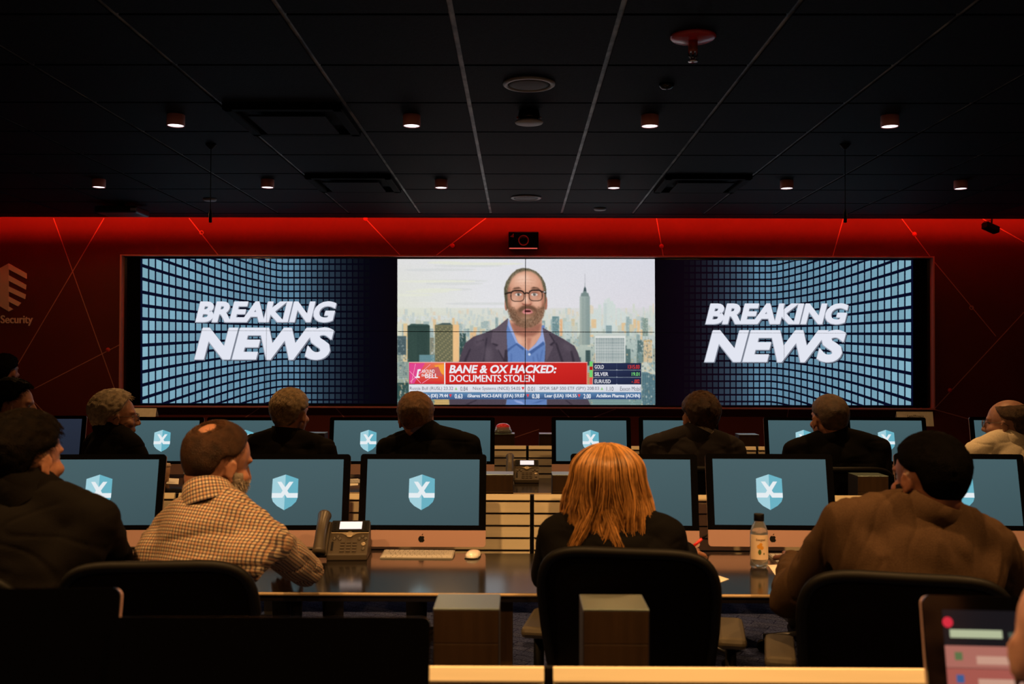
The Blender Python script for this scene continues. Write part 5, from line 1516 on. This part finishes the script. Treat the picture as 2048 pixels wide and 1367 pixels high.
def person(label, E, head, Y_neck=None, neck=None, hip=None, yaw=0, sw=.185, s=1.0, skin=SKIN, hair=None, coat=SUIT, shirt=None, arms=None, wr=.010, seed=1,
           beard=None, glasses=None, bald=None, hairkw=None, plaidy=False, female=False, legs=True, vox=.0062, belly=1.0, standing=False, collar_h=.022, hunch=(0, 0), hand_up=None):
    """E eye-level centre of the head, head (yaw, pitch, roll) degrees; yaw of the trunk; arms: [(elbow, wrist), (elbow, wrist)] left, right"""
    E = Vector(E); neck = Vector(neck); hip = Vector(hip)
    root = thing('person', label, 'person', (hip.x, hip.y, 0)); o0 = root.location.copy()
    Rh = Matrix.Rotation(math.radians(head[0]), 3, 'Z') @ Matrix.Rotation(math.radians(head[1]), 3, 'X') @ Matrix.Rotation(math.radians(head[2]), 3, 'Y')
    up = (neck - hip).normalized(); rt = Vector((math.cos(math.radians(yaw)), math.sin(math.radians(yaw)), 0)); fw = up.cross(rt).normalized(); rt = fw.cross(up).normalized()
    Rt = Matrix((rt, fw, up)).transposed(); L = (neck - hip).length
    def T(x, y, z): return hip + rt * x + fw * y + up * (z * L)
    def L_(v): return Vector(v) - o0
    shl = [T(-sw, hunch[0], .885 - hunch[1]), T(sw, hunch[0], .885 - hunch[1])]
    if arms is None:
        arms = [(shl[0] + rt * -.05 + fw * .12 + Vector((0, 0, -.26)), shl[0] + rt * .03 + fw * .36 + Vector((0, 0, -.26))), (shl[1] + rt * .05 + fw * .12 + Vector((0, 0, -.26)), shl[1] + rt * -.03 + fw * .36 + Vector((0, 0, -.26)))]
    arms = [(Vector(a), Vector(b)) for a, b in arms]
    legp = []
    for sx in (-1, 1):
        h = T(sx * .09, .0, 0)
        if standing: k = h + fw * .02; k.z = h.z * .55; f = Vector((k.x, k.y, .09)) 
        else:
            k = h + fw * .41 + rt * sx * .05; k.z = .51; f = Vector((k.x, k.y, .10)) + fw * .03
        legp.append((h, k, f))
    def trunk(mb, g, arm_g, hips=True):
        ell = lambda c, r: ellipsoid(mb, L_(T(*c)), [q + g for q in r], Rt, 24)
        ell((0, 0, .02), (.165, .115, .12)); ell((0, .012, .28), (.150 * belly, .108 * belly, .16)); ell((0, -.004, .58), (sw * .84, .108, .20)); ell((0, -.012, .76), (sw * .80, .092, .13))
        for i, sx in enumerate((-1, 1)):
            S_ = shl[i]
            capsule(mb, L_(T(sx * .05, -.008, .93)), L_(S_), .056 + g, .046 + g); capsule(mb, L_(T(sx * sw * .75, -.01, .72)), L_(S_), .066 + g, .046 + g)
            capsule(mb, L_(T(sx * .03, -.006, 1.0)), L_(T(sx * sw * .9, -.004 + hunch[0] * .8, .91 - hunch[1])), .046 + g, .046 + g)
            e, w = arms[i]
            capsule(mb, L_(S_), L_(e), .048 + arm_g, .042 + arm_g); capsule(mb, L_(e), L_(w if arm_g < .004 else e + (w - e) * .93), .043 + arm_g, .030 + arm_g * 1.2)
    # the body: one continuous skin
    mb = MB(); El = L_(E)
    head_forms(mb, El, Rh, s, female)
    capsule(mb, El + Rh @ Vector((0, -.034, -.050)) * s, L_(T(0, -.004, .99)), .056 * s * (.86 if female else 1), .060 * (.86 if female else 1)); capsule(mb, El + Rh @ Vector((0, -.035, -.06)) * s, L_(T(0, -.012, .97)), .046, .055)
    trunk(mb, -.012, -.012)
    for i, sx in enumerate((-1, 1)):
        e, w = arms[i]; d = (w - e); hand_forms(mb, L_(w), d, Vector((0, 0, 1)) if i != hand_up else Vector((0, -.4, 1)), s, 1 if sx < 0 else -1, .6 if i != hand_up else 1.1)
        if legs:
            h, k, f = legp[i]; capsule(mb, L_(h), L_(k), .078, .052); capsule(mb, L_(k), L_(f), .050, .036); capsule(mb, L_(f) + Vector((0, 0, -.05)), L_(f) + fw * .16 + Vector((0, 0, -.06)), .038, .032)
    body = fuse('body', mb, vox, .5, skin, root, 2)
    # clothes
    mb = MB(); trunk(mb, .012, .011)
    if coat in (SUIT, SUIT_B, SUIT_G, TAN):                          # the padded cut of a tailored jacket
        ellipsoid(mb, L_(T(0, -.012 + hunch[0] * .4, .50)), (sw * .99, .104, .205), Rt, 32, .62)
        for i, sx in enumerate((-1, 1)): capsule(mb, L_(T(sx * .06, -.012, .95)), L_(shl[i] + rt * sx * .012 + up * .014), .050, .046); capsule(mb, L_(shl[i] + up * -.012), L_(shl[i] + (arms[i][0] - shl[i]) * .9), .052, .056)
    jk = fuse('jacket' if coat in (SUIT, SUIT_B, SUIT_G, TAN) else ('knit_top' if coat is TOP_BLACK else 'shirt'), mb, .0066, .6, coat, root, 34 if coat in (SUIT, SUIT_B, SUIT_G, TAN) else 12)
    wrinkle(jk, wr, seed)
    if coat in (SUIT, SUIT_B, SUIT_G, TAN):                          # seams: down the middle of the back and around the sleeve heads
        v = verts_np(jk.data); nn = normals_np(jk.data); l0 = (v - np.array(L_(hip))) @ np.array(Rt)
        sm_ = np.exp(-(l0[:, 0] / .007) ** 2) * (l0[:, 1] < 0) * .0022
        sm_ += np.exp(-((np.abs(l0[:, 0]) - sw * .97 + .10 * np.clip(l0[:, 2] / L - .8, 0, 1)) / .008) ** 2) * (l0[:, 2] > .62 * L) * .0022
        jk.data.vertices.foreach_set('co', (v - nn * sm_[:, None]).ravel()); jk.data.update()
    if plaidy: weave(jk, [L_(v) for v in (hip, shl[0], arms[0][0], arms[0][1], shl[1], arms[1][0], arms[1][1])], Rt)
    # collar: a band around the neck
    def collar(r0, r1, lo_, hi_, m, name):
        """a turned-up band around the neck, lower in front than behind"""
        mb = MB(); n = 44; vs = []; fs = []
        A_, B_ = L_(T(0, -.006, .99)), El + Rh @ Vector((0, -.034, -.050)) * s; ax = (B_ - A_).normalized(); C0 = A_ + (B_ - A_) * .12; ax = (ax * 1.2 + up * .5).normalized(); xx = (rt - ax * rt.dot(ax)).normalized(); yy = ax.cross(xx)
        for th in (0, -.005):
            for f_ in (0, .5, 1):
                for k in range(n):
                    a = 2 * math.pi * k / n; dip = .030 * (.5 + .5 * math.sin(a)); r_ = r0 + (r1 - r0) * f_ + th - (.003 if f_ == 1 else 0)
                    back = (.5 - .5 * math.sin(a)) * (1 - f_); r_ -= .010 * back
                    vs.append(C0 + ax * (lo_ + (hi_ - lo_) * f_ - dip * f_ - .030 * back) + xx * r_ * math.cos(a) + yy * (r_ * 1.08 * math.sin(a)))
        for q in (0, 3):
            for j in range(2):
                for k in range(n):
                    a, b_ = (q + j) * n + k, (q + j) * n + (k + 1) % n; f_ = [a, b_, b_ + n, a + n]; fs.append(f_ if q == 0 else f_[::-1])
        for k in range(n): fs.append([2 * n + k, 2 * n + (k + 1) % n, 5 * n + (k + 1) % n, 5 * n + k])
        mb.add(vs, fs, smooth=True); o = mb.build(name, m, root)
        li = np.empty(len(o.data.loops), np.int32); o.data.loops.foreach_get('vertex_index', li); w_ = np.zeros((len(li), 3)); w_[:, 0] = (li % n) * 2 * math.pi / n * r1; w_[:, 1] = ((li // n) % 3) * .03
        o.data.attributes.new('weave', 'FLOAT_VECTOR', 'CORNER').data.foreach_set('vector', w_.ravel().astype(np.float32)); return o
    if shirt is not None: collar(.075, .067, .0, .080, shirt, 'shirt_collar')
    if coat not in (TOP_BLACK,): jc = collar(.086, .072, .006, .062 if coat in (SUIT, SUIT_B, SUIT_G, TAN) else .050, coat, 'collar')
    if legs:
        mb = MB(); ellipsoid(mb, L_(T(0, .0, .0)), (.178, .128, .12), Rt)
        for h, k, f in legp: capsule(mb, L_(h), L_(k), .092, .066); capsule(mb, L_(k), L_(f), .064, .056)
        fuse('trousers', mb, .011, .5, TROUSER, root, 3)
        for h, k, f in legp:
            mb = MB(); a = L_(f); a.z = .045; capsule(mb, a - fw * .05, a + fw * .15, .040, .036); ellipsoid(mb, a + fw * .05 + Vector((0, 0, -.028)), (.045, .14, .016), Rt); fuse('shoe', mb, .008, .5, M['black'], root)
    # eyes
    for sx in (-1, 1):
        m_ = MB(); c = El + Rh @ Vector((sx * .031, .0668, .006)) * s; ellipsoid(m_, c, (.0115 * s,) * 3, Rh, 16); ey = m_.build('eye', M['eye'], root)
        m_ = MB(); ellipsoid(m_, c + Rh @ Vector((0, .0098, 0)) * s, (.0055 * s, .003 * s, .0055 * s), Rh, 12); m_.build('iris', M['bezel'], ey)
        for i_, f_ in enumerate(ey.data.polygons): f_.use_smooth = True
    # hair
    if hair is not None:
        if female: long_hair(root, E, Rh, s, hair)
        else: short_hair(root, E, Rh, s, hair, **dict(dict(thick=.014, seed=seed, bald=bald), **(hairkw or {})))
    if beard is not None:
        rng = np.random.default_rng(seed); mb = MB(); bm = bmesh.new(); bmesh.ops.create_icosphere(bm, subdivisions=4, radius=1)
        for v in bm.verts:
            d = v.co.copy(); k = 1.0 if (d.y > -.55 and d.z < .12 + .25 * (1 - max(0, d.y))) else 0.0
            if abs(d.x) < .35 and d.z > -.30 and d.y > .5: k = .2
            r_ = (.0625, .072, .082); e = Vector((d.x * r_[0], d.y * r_[1], d.z * r_[2])) * (1 + (.075 if k > .5 else -.07))
            v.co = El + Rh @ (Vector((0, .027, -.038)) + e) * s
        mb.bm(bm, smooth=True); bd = mb.build('beard', beard[0][0], root)
        dd = rng.normal(size=(5200, 3)); dd /= np.linalg.norm(dd, axis=1, keepdims=True); dd = dd[(dd[:, 1] > -.5) & (dd[:, 2] < .12)]
        dd = dd[~((np.abs(dd[:, 0]) < .35) & (dd[:, 2] > -.3) & (dd[:, 1] > .5))]
        p0 = np.array([0, .027, -.038]) + dd * np.array([.066, .076, .086]); Rn = np.array(Rh)
        t_ = np.array([0, .2, -1.0]) + rng.normal(size=dd.shape) * .4
        paths = np.stack([p0 + (dd * .6 + t_ * .6) * beard[1] * f for f in (0, .5, 1)], 1) * s @ Rn.T + np.array(El)
        strands('beard_strands', beard[0][1], bd, None, paths, .0008, .0003)
    if glasses:
        gm = MB()
        for sx in (-1, 1):
            c = Vector((sx * .032, .103, .002)); pts = [El + Rh @ (c + Vector((.025 * math.copysign(abs(math.cos(a)) ** .7, math.cos(a)), -.004 * abs(math.cos(a)), .018 * math.copysign(abs(math.sin(a)) ** .7, math.sin(a))))) * s for a in [2 * math.pi * k / 24 for k in range(24)]]
            gm.tube(pts, .0016 * s, 8, closed=True)
            gm.tube([El + Rh @ Vector((sx * .058, .100, .008)) * s, El + Rh @ Vector((sx * .078, .06, .008)) * s, El + Rh @ Vector((sx * .084, -.005, .006)) * s, El + Rh @ Vector((sx * .082, -.022, -.008)) * s], .0016 * s, 8)
        gm.tube([El + Rh @ Vector((-.008, .104, .004)) * s, El + Rh @ Vector((0, .107, .007)) * s, El + Rh @ Vector((.008, .104, .004)) * s], .0016 * s, 8)
        g_ = gm.build('glasses', glasses, root)
        lm = MB()
        for sx in (-1, 1):
            c = Vector((sx * .032, .1025, .002)); pts = [El + Rh @ (c + Vector((.024 * math.cos(a), 0, .017 * math.sin(a)))) * s for a in [2 * math.pi * k / 20 for k in range(20)]]
            pts2 = [p_ + Rh @ Vector((0, .0012, 0)) for p_ in pts]; lm.add(pts + pts2, [list(range(20)), list(range(20, 40))[::-1]] + [[i, (i + 1) % 20, (i + 1) % 20 + 20, i + 20] for i in range(20)])
        lm.build('lenses', M['glass_clear'], g_)
    return root

def weave(o, J, Rt):
    """thread directions for a checked shirt: trunk and each sleeve carry their own grid"""
    me = o.data; v = verts_np(me); hip = np.array(J[0]); R = np.array(Rt)
    segs = [(np.array(J[1]), np.array(J[2])), (np.array(J[2]), np.array(J[3])), (np.array(J[4]), np.array(J[5])), (np.array(J[5]), np.array(J[6]))]
    nf = len(me.polygons); cen = np.empty(nf * 3); me.polygons.foreach_get('center', cen); cen = cen.reshape(-1, 3)
    loc = (cen - hip) @ R
    best = np.full(nf, 9.0); reg = np.zeros(nf, int)
    for i, (a, b) in enumerate(segs):
        d = b - a; L2 = d @ d; tt = np.clip(((cen - a) @ d) / L2, 0, 1); q = a + tt[:, None] * d; ds = np.linalg.norm(cen - q, axis=1)
        up_ = ds < best; best = np.where(up_, ds, best); reg = np.where(up_ & (ds < .078) & ((i % 2 == 1) | (tt > .12)), i + 1, np.where(up_, 0, reg))
    li = np.empty(len(me.loops), int); me.loops.foreach_get('vertex_index', li)
    lt = np.empty(nf, int); me.polygons.foreach_get('loop_total', lt); fr = np.repeat(reg, lt)
    pv = v[li]; out = np.zeros((len(li), 3))
    l0 = (pv - hip) @ R
    out[:, 0] = l0[:, 0] * (1 + .0 * l0[:, 1]) + .03 * np.sin(l0[:, 2] * 9) * .25; out[:, 1] = l0[:, 2] + .02 * np.sin(l0[:, 0] * 11) * .5
    for i, (a, b) in enumerate(segs):
        s_ = fr == i + 1
        if not s_.any(): continue
        d = (b - a) / np.linalg.norm(b - a); ref = np.array([0, -1.0, 0]); x = ref - d * (ref @ d); x /= np.linalg.norm(x); y = np.cross(d, x)
        q = pv[s_] - a; an = np.arctan2(q @ y, q @ x); out[s_, 0] = an * .056; out[s_, 1] = q @ d
    at = me.attributes.new('weave', 'FLOAT_VECTOR', 'CORNER'); at.data.foreach_set('vector', out.ravel().astype(np.float32))

def Etop(px, py, Y, s=1.0, pitch=0): 
    q = P(px, py, Y); return Vector((q.x, q.y, q.z - .116 * s))
H_DARK = hair_mat('hair_dark_brown', (.0035, .0022, .0010), .5, .04, 3.0); H_DARK2 = hair_mat('hair_brown_black', (.055, .024, .010), .45, .15); H_BLACK = hair_mat('hair_black', (.0012, .0008, .0006), .55, .02); H_BROWN = hair_mat('hair_brown', (.20, .095, .04)); H_SLICK = hair_mat('hair_ash', (.33, .23, .13), .33)
H_GREY = hair_mat('hair_grey_blond', (.46, .36, .25)); H_RED = hair_mat('hair_red_blond', (.19, .090, .026), .32, .35, 2.5); H_CROP = hair_mat('hair_cropped', (.13, .078, .050)); H_PLAID = hair_mat('hair_short_brown', (.055, .024, .011), .45, .15); H_BEARD = hair_mat('beard_grey', (.30, .25, .20)); H_BEARD_B = hair_mat('beard_black', (.003, .002, .0015), .5, .05)
GOLD = mat('glasses_frame', (.10, .08, .08), .25, metal=.6)

def seated(px_mid, Y, py_sh, yaw, lean_y=.03, side=0.0):
    """neck base and hip of someone seated whose shoulder line shows at px_mid, py_sh"""
    q = P(px_mid, py_sh, Y); n = Vector((q.x, Y, q.z)); h = Vector((q.x + side, Y - lean_y, .575)); return n, h

# -- middle row, close to the camera
n, h = seated(424, 2.80, 1003, -8, .16, -.03)
ew = [(P(292, 1140, 3.02), P(330, 1140, 3.34)), (P(612, 1140, 3.08), P(575, 1120, 3.38))]
for q in ew: q[1].z = max(q[1].z, .785)
person('balding bearded man in a checked shirt leaning on the middle desk', Etop(438, 846, 2.86), (-42, -14, 4), neck=n + Vector((.0, .0, .0)), hip=h, yaw=-14, sw=.166, hunch=(.05, .07), hair=H_PLAID, coat=PLAID, arms=ew, wr=.013, seed=2, plaidy=True,
       beard=(H_BEARD, .008), bald=((.14, -.60, .76), 21), hairkw=dict(thick=.006, length=.014, lift=.55, count=12000, jitter=.6), belly=1.1, vox=.0055)
n, h = seated(60, 2.62, 985, -6, .08, -.02)
ew = [(P(-110, 1150, 2.85), P(-60, 1150, 3.2)), (P(232, 1130, 2.86), P(205, 1130, 3.25))]
for q in ew: q[1].z = max(q[1].z, .79)
person('dark-haired man in a dark suit at left end of the middle row', Etop(54, 832, 2.64), (-24, -4, 0), neck=n, hip=h, yaw=-6, sw=.20, hair=H_DARK, coat=SUIT_B, arms=ew, wr=.007, seed=5, hairkw=dict(thick=.018, length=.028, lift=.5, comb=(.4, .5, .1)), vox=.0055)
n, h = seated(1222, 2.97, 1035, -6, .06, 0)
ew = [(P(1095, 1150, 3.1), P(1110, 1150, 3.32)), (P(1352, 1135, 3.1), P(1372, 1105, 3.33))]
for q in ew: q[1].z = max(q[1].z, .79)
wr_w = ew[1][1].copy()
person('woman with long red-blond hair in a black top, seen from behind', Etop(1216, 890, 2.99), (-14, -2, 0), neck=n, hip=h, yaw=-8, sw=.165, s=.97, hair=H_RED, coat=TOP_BLACK, arms=ew, wr=.005, seed=7, female=True, vox=.0058, hand_up=1)
n, h = seated(1846, 2.62, 1020, 6, .05, -.08)
ew = [(P(1575, 1200, 2.86), P(1585, 1120, 3.26)), (P(2062, 1215, 2.80), P(2050, 1120, 3.22))]
for q in ew: q[1].z = max(q[1].z, .79)
person('dark-haired bearded man in a tan jacket at right of the middle row, seen from behind', Etop(1856, 871, 2.62, 1.0), (22, -6, 3), neck=n, hip=h, yaw=4, sw=.205, s=1.0, skin=SKIN_D, hair=H_BLACK, coat=TAN, arms=ew, wr=.0120, seed=9,
       beard=(H_BEARD_B, .008), hairkw=dict(thick=.010, length=.010, lift=.6), belly=1.08, vox=.0055)
# -- far row
FR = [
 ('grey-haired man in glasses and dark suit turned to the right, far row', (232, 787, 4.92), (-62, -2, 0), (222, 874), -40, .185, H_GREY, SUIT_B, SHIRT_P, dict(thick=.022, length=.034, lift=.35, comb=(.1, -.8, -.5)), SKIN, None, GOLD),
 ('man with slicked ash-coloured hair in black suit, far row', (582, 781, 4.94), (-22, -2, 2), (566, 882), -6, .20, H_SLICK, SUIT_B, None, dict(thick=.014, length=.040, lift=.12, comb=(.15, -1, -.5), jitter=.10), SKIN, None, None),
 ('brown-haired man in black suit with lilac collar before the centre screen, far row', (832, 788, 4.92), (6, -3, -3), (872, 878), -3, .205, H_BROWN, SUIT, SHIRT_L, dict(thick=.013, length=.020, lift=.6, jitter=.6), SKIN, None, None),
 ('dark-haired man in a dark grey jacket, far row', (1400, 788, 4.90), (12, -3, 2), (1380, 880), 4, .205, H_DARK2, SUIT_G, SHIRT_D, dict(thick=.015, length=.026, lift=.5, jitter=.55), SKIN, None, None),
 ('close-cropped greying man in black jacket, far row', (1657, 791, 4.92), (14, -2, 0), (1682, 884), -6, .205, H_CROP, SUIT, None, dict(thick=.006, length=.008, lift=.7), SKIN, None, None),
 ('bald man in glasses and cream shirt at right edge of far row', (2014, 799, 4.92), (52, -3, 0), (2012, 888), 22, .20, H_CROP, SHIRT_W, None, dict(thick=.006, length=.009, lift=.5), SKIN_P, ((0, .05, 1), 50), GOLD),
 ('dark-haired man in pale shirt at left edge of far row, in profile', (27, 764, 4.95), (-70, -6, 0), (-10, 868), -50, .185, H_BLACK, SHIRT_P, None, dict(thick=.020, length=.03, lift=.4, comb=(.2, .8, .2)), SKIN, None, None),
]
for i, (lab, (tx, ty, Y), hd, (sx_, sy_), yw, sw, hr, ct, sh, hk, sk, bl, gl) in enumerate(FR):
    n, h = seated(.4 * tx + .6 * sx_, Y - .01, sy_ - 9, yw, .06, (sx_ - tx) * .0006)
    person(lab, Etop(tx, ty, Y, 1.02), hd, neck=n, hip=h, yaw=yw, sw=sw, s=1.02, skin=sk, hair=hr, coat=ct, shirt=sh, wr=.007, seed=20 + i, hairkw=hk, bald=bl, glasses=gl, vox=.0065)
# someone standing in the dark at the left edge, and a head close to the lens at the right edge
e = Etop(12, 712, 7.3)
person('black-haired person standing in shadow at left edge before the emblem', e, (-14, 0, 0), neck=e + Vector((0, -.03, -.17)), hip=e + Vector((-.02, -.05, -.70)), yaw=-40, sw=.19, skin=SKIN_D, hair=H_BLACK, coat=SUIT, seed=40, standing=True, hairkw=dict(thick=.02, length=.03), vox=.008)
q = P(2168, 1118, 1.22)
person('bald person close to the camera at bottom right corner, only a blurred cheek showing', (q.x, 1.22, q.z - .116), (-10, -6, 0), neck=(q.x, 1.14, q.z - .27), hip=(q.x + .02, 1.05, .42), yaw=0, sw=.19, skin=SKIN_P, hair=None, coat=SUIT, seed=41, vox=.008)

# red pen in the woman's hand
t = thing('pen', 'red pen held in the hand of the red-haired woman', 'pen', wr_w + Vector((.0, .06, .02)))
a_, b_ = P(1384, 1094, 3.36) - t.location, P(1412, 1070, 3.36) - t.location
MB().tube([a_, a_ + (b_ - a_) * .72], .0052, 10).build('barrel', M['red'], t)
MB().tube([a_ + (b_ - a_) * .72, b_, b_ + (b_ - a_) * .15], [.0045, .003, .001], 10).build('cap_clip', M['black'], t)
q = on_desk(238, 1090)
setp(MB().tube([(-.06, 0, .005), (.06, .03, .005)], .004, 8).build('ballpoint_pen', M['black']), 'thin dark pen lying by the white mouse near the dark-suited man', 'pen').location = (q.x - .02, q.y + .05, DZ)
